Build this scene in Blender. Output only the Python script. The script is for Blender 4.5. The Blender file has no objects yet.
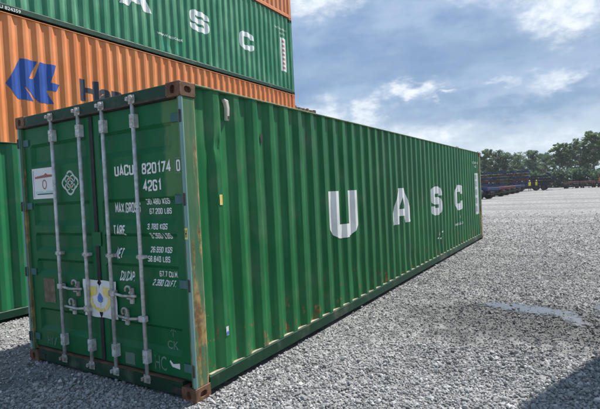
import bpy, bmesh, math, random
import numpy as np
from mathutils import Matrix, Vector

scn = bpy.context.scene
COL = scn.collection
R = math.radians
random.seed(7); RNG = np.random.default_rng(11)

# ------------------------------------------------------------------ camera
cam_d = bpy.data.cameras.new('camera'); cam = bpy.data.objects.new('camera', cam_d); COL.objects.link(cam)
cam_d.sensor_width = 36; cam_d.lens = 27.95; cam_d.clip_start = .05; cam_d.clip_end = 6000
cam.matrix_world = (Matrix.Translation((2.7075, -2.6665, 1.6625)) @ Matrix.Rotation(.55253, 4, 'Z')
                    @ Matrix.Rotation(1.54449, 4, 'X') @ Matrix.Rotation(-.04782, 4, 'Z'))
scn.camera = cam

# ------------------------------------------------------------------ sun, sky, exposure
SUN = Vector((.243, .65, 1.0)).normalized()          # direction towards the sun
sun_d = bpy.data.lights.new('sun', 'SUN'); sun_d.energy = 5.0; sun_d.angle = R(.6); sun_d.color = (1, .965, .91)
sun = bpy.data.objects.new('sun', sun_d); COL.objects.link(sun)
sun.rotation_euler = SUN.to_track_quat('Z', 'Y').to_euler(); sun.location = (20, 40, 60)
scn.view_settings.view_transform = 'Standard'; scn.view_settings.look = 'None'
scn.view_settings.exposure = 0.52; scn.view_settings.gamma = 1
scn.view_settings.use_curve_mapping = False
scn.cycles.max_bounces = 5; scn.cycles.diffuse_bounces = 3; scn.cycles.glossy_bounces = 2; scn.cycles.volume_bounces = 0


class NT:
    """tiny node helper"""
    def __init__(s, nt): s.nt = nt; s.n = nt.nodes; s.l = nt.links
    def put(s, sock, v):
        if v is None: return
        if hasattr(v, 'is_output') or isinstance(v, bpy.types.NodeSocket): s.l.new(v, sock)
        else:
            try: sock.default_value = v
            except Exception: sock.default_value = (*v, 1) if len(v) == 3 else v
    def new(s, t, **kw):
        nd = s.n.new(t)
        for k, v in kw.items(): setattr(nd, k, v)
        return nd
    def math(s, op, a, b=None, c=None, clamp=False):
        nd = s.new('ShaderNodeMath', operation=op, use_clamp=clamp)
        s.put(nd.inputs[0], a); s.put(nd.inputs[1], b)
        if c is not None: s.put(nd.inputs[2], c)
        return nd.outputs[0]
    def vmath(s, op, a, b=None):
        nd = s.new('ShaderNodeVectorMath', operation=op); s.put(nd.inputs[0], a); s.put(nd.inputs[1], b)
        return nd.outputs[0]
    def noise(s, vec, scale, detail=4, rough=.55, dist=0, out=0):
        nd = s.new('ShaderNodeTexNoise'); s.put(nd.inputs['Vector'], vec)
        nd.inputs['Scale'].default_value = scale; nd.inputs['Detail'].default_value = detail
        nd.inputs['Roughness'].default_value = rough; nd.inputs['Distortion'].default_value = dist
        return nd.outputs[out]
    def ramp(s, f, a, b, smooth=True):
        nd = s.new('ShaderNodeMapRange'); nd.interpolation_type = 'SMOOTHSTEP' if smooth else 'LINEAR'
        s.put(nd.inputs[0], f); s.put(nd.inputs[1], a); s.put(nd.inputs[2], b)
        return nd.outputs[0]
    def mix(s, f, a, b, mode='MIX'):
        nd = s.new('ShaderNodeMix', data_type='RGBA', blend_type=mode)
        s.put(nd.inputs[0], f); s.put(nd.inputs[6], a); s.put(nd.inputs[7], b)
        return nd.outputs[2]
    def sep(s, v):
        nd = s.new('ShaderNodeSeparateXYZ'); s.put(nd.inputs[0], v); return nd.outputs
    def comb(s, x, y, z):
        nd = s.new('ShaderNodeCombineXYZ')
        for i, v in enumerate((x, y, z)): s.put(nd.inputs[i], v)
        return nd.outputs[0]
    def bump(s, h, st, dist=.01):
        nd = s.new('ShaderNodeBump'); s.put(nd.inputs['Height'], h)
        nd.inputs['Strength'].default_value = st; nd.inputs['Distance'].default_value = dist
        return nd.outputs[0]


world = bpy.data.worlds.new('World'); scn.world = world; world.use_nodes = True
w = NT(world.node_tree); w.n.clear()
sky = w.new('ShaderNodeTexSky', sky_type='NISHITA'); sky.sun_disc = False
sky.sun_elevation = math.asin(SUN.z); sky.sun_rotation = math.atan2(SUN.x, SUN.y)
sky.air_density = 1.0; sky.dust_density = 2.0; sky.ozone_density = 1.5
gen = w.new('ShaderNodeTexCoord').outputs['Generated']
gx, gy, gz = w.sep(gen)
zz = w.math('ADD', w.math('MAXIMUM', gz, 0), .16)
pc = w.comb(w.math('DIVIDE', gx, zz), w.math('DIVIDE', gy, zz), w.math('MULTIPLY', gz, 2.0))
az0 = w.math('ARCTAN2', gx, gy); el0 = w.math('ARCSINE', gz)
ae = w.comb(az0, w.math('MULTIPLY', el0, 1.7), 0)
wn = w.new('ShaderNodeSeparateColor'); w.put(wn.inputs[0], w.noise(ae, 16, 3, .62, out=1))      # ragged outlines
az = w.math('ADD', az0, w.math('MULTIPLY', w.math('SUBTRACT', wn.outputs[0], .5), R(8)))
el = w.math('ADD', el0, w.math('MULTIPLY', w.math('SUBTRACT', wn.outputs[1], .5), R(4.5)))


def puff(a, e, ra, re):                              # one cloud: an ellipse in azimuth and elevation
    u = w.math('DIVIDE', w.math('SUBTRACT', az, R(a)), R(ra)); v = w.math('DIVIDE', w.math('SUBTRACT', el, R(e)), R(re))
    q = w.math('ADD', w.math('MULTIPLY', u, u), w.math('MULTIPLY', v, v))
    return w.math('POWER', 2.718, w.math('MULTIPLY', q, -1.0))


def field(lst):
    acc = None
    for a, e, ra, re, k in lst:
        t = w.math('MULTIPLY', puff(a, e, ra, re), k)
        acc = t if acc is None else w.math('MAXIMUM', acc, t)
    return acc


acc = field([(-1.0, 17.6, 5.0, 3.6, 1.0), (-6.0, 20.3, 3.2, 1.8, .95), (-28, 22.0, 5.0, 2.2, .9), (-12, 20.6, 2.4, 1.0, .6),
             (-18.0, 11.2, 3.6, 1.2, .95), (-13.4, 10.3, 1.8, .5, .66), (-2.5, 10.4, 3.6, 1.3, .7), (-8, 11.0, 2.2, .45, .5), (-23, 9.0, 2.4, 2.0, .85),
             (-29, 8.6, 3.8, 2.4, .95), (-18, 5.8, 7, 2.0, .85), (-5, 4.2, 9, 1.6, .6)])
dark = field([(-6, 8.3, 10, 1.2, .9), (-12, 14.5, 22, 2.6, .75), (-27, 13.5, 6, 1.6, .6)])
bigm = w.noise(pc, .7, 1, .5)                          # the same broken cloud goes on all round the dome
infield = puff(-16, 10, 32, 24)
acc = w.math('MAXIMUM', acc, w.math('MULTIPLY', w.ramp(bigm, .52, .72), w.math('SUBTRACT', .75, infield, clamp=True)))
fine = w.noise(ae, 34, 4, .62)
soft = w.noise(w.comb(w.math('MULTIPLY', az0, 5), w.math('MULTIPLY', el0, 15), 3.0), 1.0, 3, .58)
white_m = w.ramp(w.math('MULTIPLY', acc, w.math('ADD', .30, w.math('MULTIPLY', fine, 1.4))), .10, 1.0)
hz = w.ramp(el0, R(11.0), R(1.0))
mid = w.noise(ae, 9.5, 4, .6)
skyc = w.mix(1.0, sky.outputs[0], (1.1, 1.0, .93, 1), 'MULTIPLY')
c_gray = w.mix(w.ramp(w.math('MULTIPLY_ADD', soft, .6, w.math('MULTIPLY', mid, .4)), .34, .62), (1.35, 2.5, 4.4, 1), (3.1, 4.3, 5.95, 1))
c1 = w.mix(.75, skyc, c_gray)
c1 = w.mix(w.math('MULTIPLY', hz, w.math('MULTIPLY_ADD', mid, .7, .42)), c1, (5.0, 6.0, 6.9, 1))
c1 = w.mix(w.math('MULTIPLY', dark, .8), c1, (1.7, 2.7, 4.3, 1))
c2 = w.mix(w.math('MULTIPLY', white_m, .9), c1, w.mix(fine, (5.4, 6.2, 7.0, 1), (8.6, 8.8, 9.0, 1)))
bg = w.new('ShaderNodeBackground'); w.put(bg.inputs[0], c2); bg.inputs[1].default_value = .092
world.cycles.sampling_method = 'MANUAL'; world.cycles.sample_map_resolution = 512
out = w.new('ShaderNodeOutputWorld'); w.l.new(bg.outputs[0], out.inputs[0])


# ------------------------------------------------------------------ materials
def mat(name, rough=.5, metal=0.0, spec=.5):
    m = bpy.data.materials.new(name); m.use_nodes = True
    t = NT(m.node_tree); b = m.node_tree.nodes['Principled BSDF']
    b.inputs['Roughness'].default_value = rough; b.inputs['Metallic'].default_value = metal
    b.inputs['Specular IOR Level'].default_value = spec
    return m, t, b


def ocoord(t):
    tc = t.new('ShaderNodeTexCoord'); oi = t.new('ShaderNodeObjectInfo')
    return t.vmath('ADD', tc.outputs['Object'], t.comb(t.math('MULTIPLY', oi.outputs['Random'], 37.0), 0, 0)), tc.outputs['Object']


RUST = (.16, .065, .028, 1)


def paint(name, base, faded, rust=.35, fade=.5, rough=.42, low=.5, zlow=.7, dirt=.25, patch=None, bias=0.0, bumpy=.14, rustc=(.33, .17, .075, 1), spec=.35, zs=1.0, rsc=5.5, rw=.075):
    m, t, b = mat(name, rough, spec=spec)
    v, o = ocoord(t); x, y, z = t.sep(o)
    n1 = t.noise(v, 1.1, 3, .6); n2 = t.noise(v, 9, 4, .65)
    st = t.noise(t.vmath('MULTIPLY', v, (9, 9, .45)), 1.6, 5, .6)           # vertical wash
    f = t.math('MULTIPLY', t.ramp(t.math('ADD', t.math('MULTIPLY', n1, .5), t.math('MULTIPLY', st, .5)), .42, .68), fade)
    c = t.mix(f, (*base, 1), (*faded, 1))
    if patch:                                                              # an old repaint with its own ragged outline
        c = patch(t, c, x, y, z, n2)
    # rust: specks and blooms, thicker near the bottom where the steel is knocked about
    zl = t.ramp(z, zlow, 0.05)
    rn = t.noise(t.vmath('MULTIPLY', v, (1, 1, zs)), rsc, 6, .74)
    rs = t.noise(t.vmath('MULTIPLY', v, (14, 14, 1.3)), 1.0, 4, .7)
    rv = t.math('ADD', t.math('MULTIPLY', rn, .62), t.math('MULTIPLY', rs, .38))
    rv = t.math('ADD', rv, t.math('MULTIPLY_ADD', zl, .06 * low, bias))
    rm = t.ramp(rv, .700 - .12 * rust, .700 - .12 * rust + rw)
    c = t.mix(t.math('MULTIPLY', rm, .85), c, t.mix(t.ramp(n2, .35, .65), RUST, rustc))
    dm = t.math('MULTIPLY', t.ramp(t.noise(v, 2.4, 4, .65), .5, .75), dirt)
    c = t.mix(dm, c, (.23, .215, .18, 1))
    t.put(b.inputs['Base Color'], c)
    t.put(b.inputs['Roughness'], t.math('ADD', rough, t.math('MULTIPLY', t.math('ADD', rm, f), .22)))
    t.put(b.inputs['Normal'], t.bump(t.noise(v, 5, 3, .6), bumpy, .008))
    return m


def plain(name, c1, c2, scale=6, rough=.5, metal=0, bump=.1, detail=5, lo=.35, hi=.65):
    m, t, b = mat(name, rough, metal)
    v, o = ocoord(t); n = t.noise(v, scale, detail, .62)
    t.put(b.inputs['Base Color'], t.mix(t.ramp(n, lo, hi), (*c1, 1), (*c2, 1)))
    if bump: t.put(b.inputs['Normal'], t.bump(t.noise(v, scale * 4, 4), bump, .004))
    t.put(b.inputs['Roughness'], t.math('ADD', rough - .08, t.math('MULTIPLY', n, .16)))
    return m


def worn_print(name, col, through, amount=.5, scale=7):                    # flat lettering with paint worn through
    m, t, b = mat(name, .55)
    v, o = ocoord(t)
    n = t.noise(t.vmath('MULTIPLY', v, (1, 1, .5)), scale, 8, .7)
    k = t.ramp(n, .62 - .1 * amount, .70 - .1 * amount)
    d = t.mix(t.ramp(t.noise(v, 3, 4), .4, .7), (*col, 1), tuple(.82 * q for q in col) + (1,))
    t.put(b.inputs['Base Color'], t.mix(k, d, (*through, 1)))
    return m


GREEN = (.007, .132, .038); GREENF = (.042, .240, .084)


def door_patch(t, c, x, y, z, n):
    e = t.math('ADD', x, t.math('MULTIPLY', t.math('SUBTRACT', n, .5), .10))
    a = t.math('MULTIPLY', t.ramp(e, -.285, -.245, False), t.ramp(t.math('ADD', z, t.math('MULTIPLY', n, .2)), 1.74, 1.79, False))
    return t.mix(t.math('MULTIPLY', a, .85), c, (.085, .20, .075, 1))


M = {}
M['side'] = paint('green_paint_side', GREEN, GREENF, .34, .75, .36, low=2.0, zlow=1.1, dirt=.20, bumpy=.12, rsc=10, rw=.035)
M['door'] = paint('green_paint_door', (.003, .115, .038), (.010, .155, .058), .12, .5, .42, spec=.22, dirt=.10, patch=door_patch, bumpy=.10)
M['rail'] = paint('green_paint_rail', (.004, .040, .019), (.012, .065, .034), .45, .7, .5, dirt=.45)
M['green2'] = paint('green_paint_stack', (.026, .20, .10), (.12, .33, .20), .62, 1.0, .5, low=.4, dirt=.15)
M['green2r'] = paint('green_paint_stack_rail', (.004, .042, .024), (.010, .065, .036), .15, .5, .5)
M['green3'] = paint('green_paint_low', (.014, .16, .062), (.03, .20, .085), .2, .5, .42, low=.8)
M['orange'] = paint('orange_paint', (.70, .20, .062), (.78, .30, .12), .36, .85, .5, low=.2, dirt=.10)
M['orange2'] = paint('orange_paint_top', (.64, .21, .08), (.72, .30, .14), .3, .7, .5, low=.2)
M['brown'] = paint('brown_paint', (.12, .055, .035), (.20, .10, .06), .6, .7, .6)
M['pale'] = paint('pale_grey_paint', (.40, .41, .41), (.5, .5, .49), .3, .6, .5)  # light grey so the added containers at right bounce light
M['gray'] = paint('grey_paint', (.16, .17, .18), (.22, .23, .24), .4, .6, .5)
M['post_s'] = paint('green_paint_post', (.05, .15, .07), (.17, .23, .12), 1.0, 1.0, .6, low=1.0, zlow=2.4, dirt=.45, bias=.040, rustc=(.46, .30, .11, 1), zs=.25, rsc=9, rw=.05)
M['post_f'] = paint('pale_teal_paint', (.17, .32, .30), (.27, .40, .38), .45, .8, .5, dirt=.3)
M['cast'] = plain('rusty_casting', (.095, .042, .022), (.20, .105, .058), 9, .75, 0, .35)
M['ledge'] = plain('sand_on_ledge', (.26, .22, .15), (.46, .40, .30), 12, .9, 0, .3)
M['galv'] = plain('galvanised_steel', (.40, .39, .37), (.62, .64, .65), 16, .5, .15, .1)
M['galvd'] = plain('galvanised_rusty', (.30, .26, .22), (.56, .56, .55), 18, .6, .1, .25)
M['rubber'] = plain('rubber_gasket', (.012, .013, .013), (.03, .03, .03), 8, .75)
M['dark'] = plain('dark_steel', (.035, .030, .026), (.085, .06, .045), 8, .7, .2, .2)
M['hinge'] = paint('hinge_paint', (.035, .115, .115), (.09, .19, .19), .6, .8, .5)
M['white'] = worn_print('white_lettering', (.86, .87, .85), GREENF, -.15)
M['white2'] = worn_print('white_lettering_stack', (.85, .86, .83), (.06, .22, .13), .05)
M['whited'] = worn_print('white_lettering_door', (.80, .81, .79), (.03, .14, .07), -.2, 14)
M['navy'] = worn_print('navy_lettering', (.022, .032, .060), (.5, .19, .07), -.3)
M['blue'] = worn_print('blue_emblem', (.014, .075, .36), (.5, .19, .07), -.4)
M['tealp'] = worn_print('teal_patch', (.02, .25, .15), (.08, .26, .15), .6)
M['paper'] = plain('paper', (.70, .70, .70), (.78, .78, .77), 5, .7, 0, .25)
M['yellow'] = plain('yellow_ink', (.78, .60, .08), (.82, .70, .30), 30, .6, 0, 0)
M['inkblue'] = plain('blue_ink', (.06, .15, .50), (.10, .22, .6), 9, .6, 0, 0)
M['inkred'] = plain('red_brown_ink', (.30, .10, .08), (.38, .14, .10), 9, .6, 0, 0)
M['inkteal'] = plain('pale_teal_ink', (.35, .62, .58), (.45, .7, .66), 9, .6, 0, 0)
M['inkblack'] = plain('black_ink', (.03, .03, .03), (.05, .05, .05), 9, .6, 0, 0)
M['emblem'] = worn_print('pale_emblem_ink', (.50, .60, .55), (.03, .14, .07), .5, 30)
M['emblemo'] = plain('orange_ink', (.45, .20, .10), (.5, .26, .14), 20, .6, 0, 0)
M['residue'] = plain('sticker_residue', (.13, .095, .065), (.20, .16, .12), 16, .85, 0, .2)
M['residueg'] = plain('grey_residue', (.10, .17, .13), (.15, .22, .17), 16, .8, 0, .2)
M['chalk'] = worn_print('chalk', (.16, .27, .21), (.02, .11, .05), .9, 40)
M['cream'] = plain('cream_plastic', (.56, .52, .42), (.66, .62, .52), 8, .6)
M['panelm'] = worn_print('faded_print', (.50, .52, .50), (.68, .69, .67), .8, 30)
M['red_l'] = worn_print('red_lettering', (.50, .22, .17), (.7, .7, .68), .3, 20)


# ------------------------------------------------------------------ mesh helpers
def link(o, parent=None):
    COL.objects.link(o)
    if parent: o.parent = parent
    return o


def tag(o, label=None, cat=None, group=None, kind=None):
    for k, v in (('label', label), ('category', cat), ('group', group), ('kind', kind)):
        if v: o[k] = v
    return o


def empty(name, loc, rz=0):
    o = bpy.data.objects.new(name, None); o.location = loc; o.rotation_euler = (0, 0, rz); o.empty_display_size = .3
    return link(o)


class MB:
    def __init__(s): s.v = []; s.f = []
    def add(s, vs, fs):
        k = len(s.v); s.v += [tuple(q) for q in vs]; s.f += [tuple(i + k for i in f) for f in fs]; return s
    def box(s, x0, x1, y0, y1, z0, z1):
        return s.add([(x, y, z) for z in (z0, z1) for y in (y0, y1) for x in (x0, x1)],
                     [(0, 2, 3, 1), (4, 5, 7, 6), (0, 1, 5, 4), (2, 6, 7, 3), (0, 4, 6, 2), (1, 3, 7, 5)])
    def tube(s, a, b, r, r2=None, n=10, cap=True):
        a = Vector(a); b = Vector(b); d = (b - a).normalized()
        u = d.cross(Vector((0, 0, 1)) if abs(d.z) < .9 else Vector((1, 0, 0))).normalized(); vv = d.cross(u)
        r2 = r if r2 is None else r2
        P = [a + (u * math.cos(2 * math.pi * i / n) + vv * math.sin(2 * math.pi * i / n)) * r for i in range(n)] + \
            [b + (u * math.cos(2 * math.pi * i / n) + vv * math.sin(2 * math.pi * i / n)) * r2 for i in range(n)]
        F = [(i, (i + 1) % n, n + (i + 1) % n, n + i) for i in range(n)]
        if cap: F += [tuple(range(n - 1, -1, -1)), tuple(range(n, 2 * n))]
        return s.add(P, F)
    def prism(s, poly, axis, a, b):                  # poly in the two other axes (cyclic order), extruded a..b
        n = len(poly)
        def mk(p, q, h): return {'x': (h, p, q), 'y': (p, h, q), 'z': (p, q, h)}[axis]
        P = [mk(p, q, a) for p, q in poly] + [mk(p, q, b) for p, q in poly]
        return s.add(P, [tuple(range(n)), tuple(range(2 * n - 1, n - 1, -1))] + [(i, n + i, n + (i + 1) % n, (i + 1) % n) for i in range(n)])
    def mesh(s, name, bevel=0, smooth=False, seg=1):
        me = bpy.data.meshes.new(name); me.from_pydata(s.v, [], s.f)
        bm = bmesh.new(); bm.from_mesh(me)
        bmesh.ops.recalc_face_normals(bm, faces=bm.faces)
        if bevel:
            ed = [e for e in bm.edges if len(e.link_faces) == 2 and e.calc_face_angle() > .6]
            bmesh.ops.bevel(bm, geom=ed, offset=bevel, segments=seg, affect='EDGES', clamp_overlap=True)
        bm.to_mesh(me); bm.free()
        if smooth: me.polygons.foreach_set('use_smooth', [True] * len(me.polygons)); 
        return me
    def build(s, name, m, parent=None, bevel=0, smooth=False, seg=1):
        return obj(name, s.mesh(name, bevel, smooth, seg), m, parent)


def obj(name, me, m, parent=None):
    if m and not me.materials: me.materials.append(m)
    o = bpy.data.objects.new(name, me)
    if m and me.materials[0] is not m:
        o.material_slots[0].link = 'OBJECT'; o.material_slots[0].material = m
    return link(o, parent)


def copy_tree(o, parent=None):
    c = o.copy(); COL.objects.link(c); c.parent = parent
    for ch in o.children: copy_tree(ch, c)
    return c


# ---- flat print: 2-D shapes cut along the folds of the sheet they lie on, then laid on it
def strokes(pts, hw):
    P = [Vector(p) for p in pts]; L_, R_ = [], []
    for i, p in enumerate(P):
        d0 = (p - P[i - 1]).normalized() if i else None
        d1 = (P[i + 1] - p).normalized() if i < len(P) - 1 else None
        d0 = d0 or d1; d1 = d1 or d0
        n0 = Vector((-d0.y, d0.x)); n1 = Vector((-d1.y, d1.x)); n = (n0 + n1).normalized()
        k = hw / max(.35, n.dot(n0)); L_.append(p + n * k); R_.append(p - n * k)
    return [[L_[i], R_[i], R_[i + 1], L_[i + 1]] for i in range(len(P) - 1)]


def rnd(pts, r=.1, n=4):
    """polyline with its corners turned into arcs"""
    out = [pts[0]]
    for p, c, q in zip(pts, pts[1:], pts[2:]):
        P, C_, Q = Vector(p), Vector(c), Vector(q); a = (P - C_).normalized(); b = (Q - C_).normalized()
        h = a.angle(b) / 2
        if h < R(36): out.append(c); continue
        t = min(r / math.tan(h), (P - C_).length * .98, (Q - C_).length * .98); rr = t * math.tan(h)
        O = C_ + (a + b).normalized() * (rr / math.sin(h)); u = C_ + a * t - O; v = C_ + b * t - O; tot = u.angle(v)
        for k in range(n + 1): out.append(tuple(O + (u * math.sin(tot * (1 - k / n)) + v * math.sin(tot * k / n)) / math.sin(tot)))
    return out + [pts[-1]]


GLYPH = {
    'U': strokes(rnd([(.095, .61), (.095, .085), (.505, .085), (.505, .61)], .13), .09),
    'C': strokes(rnd([(.515, .39), (.515, .53), (.085, .53), (.085, .08), (.515, .08), (.515, .22)], .11), .083),
    'S': strokes(rnd([(.52, .41), (.52, .535), (.08, .535), (.08, .307), (.52, .307), (.52, .078), (.08, .078), (.08, .20)], .10), .077),
    'A': [[(0, 0), (.175, 0), (.31, .455), (.19, .61)], [(.19, .61), (.31, .455), (.41, .61)], [(.425, 0), (.6, 0), (.41, .61), (.31, .455)],
          [(.2136, .13), (.387, .13), (.356, .25), (.249, .25)]],
}


# narrow block lettering: strokes in a cell .5 wide and 1 high
_O = [(.25, 0), (0, 0), (0, 1), (.5, 1), (.5, 0), (.25, 0)]
BLOCK = {'0': [_O], 'O': [_O], '1': [[(.12, .78), (.27, 1), (.27, 0)]], '2': [[(0, .74), (0, 1), (.5, 1), (.5, .55), (0, .16), (0, 0), (.5, 0)]], '3': [[(0, .8), (0, 1), (.5, 1), (.5, .53), (.16, .53)], [(.3, .47), (.5, .47), (.5, 0), (0, 0), (0, .2)]],
         '4': [[(.36, 0), (.36, 1), (0, .3), (.55, .3)]], '5': [[(.48, 1), (.02, 1), (.02, .57), (.5, .57), (.5, 0), (0, 0), (0, .2)]], '6': [[(.5, .8), (.5, 1), (0, 1), (0, 0), (.5, 0), (.5, .55), (.06, .55)]], '7': [[(0, 1), (.5, 1), (.16, 0)]],
         '8': [[(.25, .52), (.02, .52), (.02, 1), (.48, 1), (.48, .52), (.25, .52)], [(.25, .5), (0, .5), (0, 0), (.5, 0), (.5, .5), (.25, .5)]], '9': [[(0, .2), (0, 0), (.5, 0), (.5, 1), (0, 1), (0, .45), (.44, .45)]],
         'U': [[(0, 1), (0, 0), (.5, 0), (.5, 1)]], 'A': [[(0, 0), (.25, 1), (.5, 0)], [(.10, .28), (.40, .28)]], 'C': [[(.5, .75), (.5, 1), (0, 1), (0, 0), (.5, 0), (.5, .25)]], 'G': [[(.5, .75), (.5, 1), (0, 1), (0, 0), (.5, 0), (.5, .45), (.27, .45)]],
         'M': [[(0, 0), (0, 1), (.3, .35), (.6, 1), (.6, 0)]], 'X': [[(0, 0), (.5, 1)], [(0, 1), (.5, 0)]], 'R': [[(0, 0), (0, 1), (.5, 1), (.5, .48), (.06, .48)], [(.25, .48), (.5, 0)]], 'S': [[(.5, .78), (.5, 1), (0, 1), (0, .52), (.5, .52), (.5, 0), (0, 0), (0, .22)]],
         'K': [[(0, 0), (0, 1)], [(.5, 1), (.07, .45)], [(.17, .58), (.5, 0)]], 'L': [[(0, 1), (0, 0), (.46, 0)]], 'B': [[(.2, .52), (0, .52), (0, 1), (.47, 1), (.47, .52), (.2, .52)], [(.2, .5), (0, .5), (0, 0), (.5, 0), (.5, .5), (.2, .5)]], 'T': [[(0, 1), (.5, 1)], [(.25, .93), (.25, 0)]],
         'E': [[(.47, 1), (0, 1), (0, 0), (.47, 0)], [(.07, .52), (.4, .52)]], 'N': [[(0, 0), (0, 1), (.5, 0), (.5, 1)]], 'P': [[(0, 0), (0, 1), (.5, 1), (.5, .46), (.06, .46)]], 'F': [[(.47, 1), (0, 1), (0, 0)], [(.07, .52), (.4, .52)]], '.': [[(0, 0), (.09, 0)]]}


def block_text(txt, x0, z0, wd, ht, fn, vb, m, parent, hw=.105):
    """each character a mesh of its own, laid on the sheet"""
    adv = []; x = 0
    for ch in txt:
        wch = {'.': .10, ' ': .22, 'M': .6, '1': .32}.get(ch, .5); adv.append((ch, x)); x += wch + .27
    k = wd / (x - .27 + 2 * hw)
    kz = ht / (1 + 2 * hw)
    for ch, px in adv:
        if ch == ' ': continue
        bms = [poly_bm(strokes(rnd(st_, .13, 3), hw), k, kz, x0 + (px + hw) * k, z0 + hw * kz, .00006) for st_ in BLOCK[ch]]
        bm = bms[0]
        for j, extra in enumerate(bms[1:]):
            for f_ in extra.faces: bm.faces.new([bm.verts.new((v.co.x, v.co.y, v.co.z + .0016 * (j + 1))) for v in f_.verts])
            extra.free()
        lay('lettering', bm, fn, [], vb, m, parent)


def poly_bm(polys, sx=1, sy=1, ox=0, oy=0, dz=0.0):
    bm = bmesh.new()
    for i, p in enumerate(polys): bm.faces.new([bm.verts.new((q[0] * sx + ox, q[1] * sy + oy, i * dz)) for q in p])
    return bm


def text_bm(txt, x0, z0, wd, ht, bold=.012, shear=0):
    cu = bpy.data.curves.new('txt', 'FONT'); cu.body = txt; cu.resolution_u = 3; cu.offset = bold; cu.shear = shear
    o = bpy.data.objects.new('txt', cu); COL.objects.link(o)
    dg = bpy.context.evaluated_depsgraph_get(); me = bpy.data.meshes.new_from_object(o.evaluated_get(dg))
    bm = bmesh.new(); bm.from_mesh(me)
    bpy.data.objects.remove(o); bpy.data.meshes.remove(me); bpy.data.curves.remove(cu)
    xs = [v.co.x for v in bm.verts]; ys = [v.co.y for v in bm.verts]
    a, b, c, d = min(xs), max(xs), min(ys), max(ys)
    for v in bm.verts: v.co = Vector((x0 + (v.co.x - a) / (b - a) * wd, z0 + (v.co.y - c) / (d - c) * ht, 0))
    return bm


def lay(name, bm, fn, ub, vb, m, parent):
    xs = [v.co.x for v in bm.verts]; ys = [v.co.y for v in bm.verts]
    for q in ub:
        if min(xs) < q < max(xs):
            bmesh.ops.bisect_plane(bm, geom=bm.verts[:] + bm.edges[:] + bm.faces[:], plane_co=(q, 0, 0), plane_no=(1, 0, 0), dist=1e-6)
    for q in vb:
        if min(ys) < q < max(ys):
            bmesh.ops.bisect_plane(bm, geom=bm.verts[:] + bm.edges[:] + bm.faces[:], plane_co=(0, q, 0), plane_no=(0, 1, 0), dist=1e-6)
    for v in bm.verts: v.co = fn(v.co.x, v.co.y) + Vector((0, -v.co.z, 0))
    me = bpy.data.meshes.new(name); bm.to_mesh(me); bm.free()
    return obj(name, me, m, parent)


# ------------------------------------------------------------------ ground
def damp(t, g, c):
    """darker, wet stones round the puddles"""
    gx_, gy_, gz_ = t.sep(g)
    dx_ = t.math('DIVIDE', t.math('SUBTRACT', gx_, 2.0), 1.5); dy_ = t.math('DIVIDE', t.math('SUBTRACT', gy_, 3.3), 1.25)
    dq = t.math('ADD', t.math('MULTIPLY', dx_, dx_), t.math('MULTIPLY', dy_, dy_))
    dq = t.math('ADD', dq, t.math('MULTIPLY', t.math('SUBTRACT', t.noise(g, 2.2, 4, .65), .5), 2.6))
    return t.mix(t.math('MULTIPLY', t.ramp(dq, 1.1, .1), .62), c, (.072, .072, .070, 1))


def ground_mat():
    m, t, b = mat('gravel_ground', .95, spec=.2)
    g = t.new('ShaderNodeTexCoord').outputs['Object']
    vor = t.new('ShaderNodeTexVoronoi'); t.put(vor.inputs['Vector'], g); vor.inputs['Scale'].default_value = 26
    n = t.noise(g, 60, 4, .7); big = t.noise(t.vmath('MULTIPLY', g, (.35, .09, 1)), 1.0, 5, .6); mid = t.noise(g, 1.3, 6, .65)
    mid2 = t.noise(t.vmath('MULTIPLY', g, (.25, 1.0, 1)), .9, 7, .7)
    vc = t.sep(vor.outputs['Color'])[0]
    c = t.mix(t.math('ADD', t.math('MULTIPLY', vc, .6), t.math('MULTIPLY', n, .4)), (.085, .085, .084, 1), (.36, .357, .348, 1))
    c = t.mix(t.math('MULTIPLY', t.ramp(mid, .4, .68), .40), c, (.16, .155, .145, 1))
    c = t.mix(t.math('MULTIPLY', t.ramp(big, .38, .66), .45), c, (.34, .336, .325, 1))
    c = t.mix(t.math('MULTIPLY', t.ramp(mid2, .5, .72), .40), c, (.20, .195, .185, 1))
    spk = t.noise(t.vmath('MULTIPLY', g, (1, .5, 1)), 5.5, 3, .75)
    c = t.mix(t.math('MULTIPLY', t.ramp(spk, .40, .62), .55), c, (.44, .437, .43, 1))
    c = t.mix(t.math('MULTIPLY', t.ramp(spk, .50, .36), .5), c, (.11, .11, .108, 1))
    trk = t.noise(t.vmath('MULTIPLY', g, (.03, .22, 1)), 1.0, 5, .68)
    c = t.mix(t.math('MULTIPLY', t.ramp(trk, .44, .62), .6), c, (.15, .148, .142, 1))
    c = damp(t, g, c)
    t.put(b.inputs['Base Color'], c)
    t.put(b.inputs['Normal'], t.bump(t.math('ADD', t.math('MULTIPLY', vor.outputs['Distance'], -1.2), n), .8, .02))
    return m


mb = MB(); mb.add([(-900, -300, 0), (900, -300, 0), (900, 2500, 0), (-900, 2500, 0)], [(0, 1, 2, 3)])
ground = tag(mb.build('ground', ground_mat()), 'pale grey gravel container yard', None, kind='structure')

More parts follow.
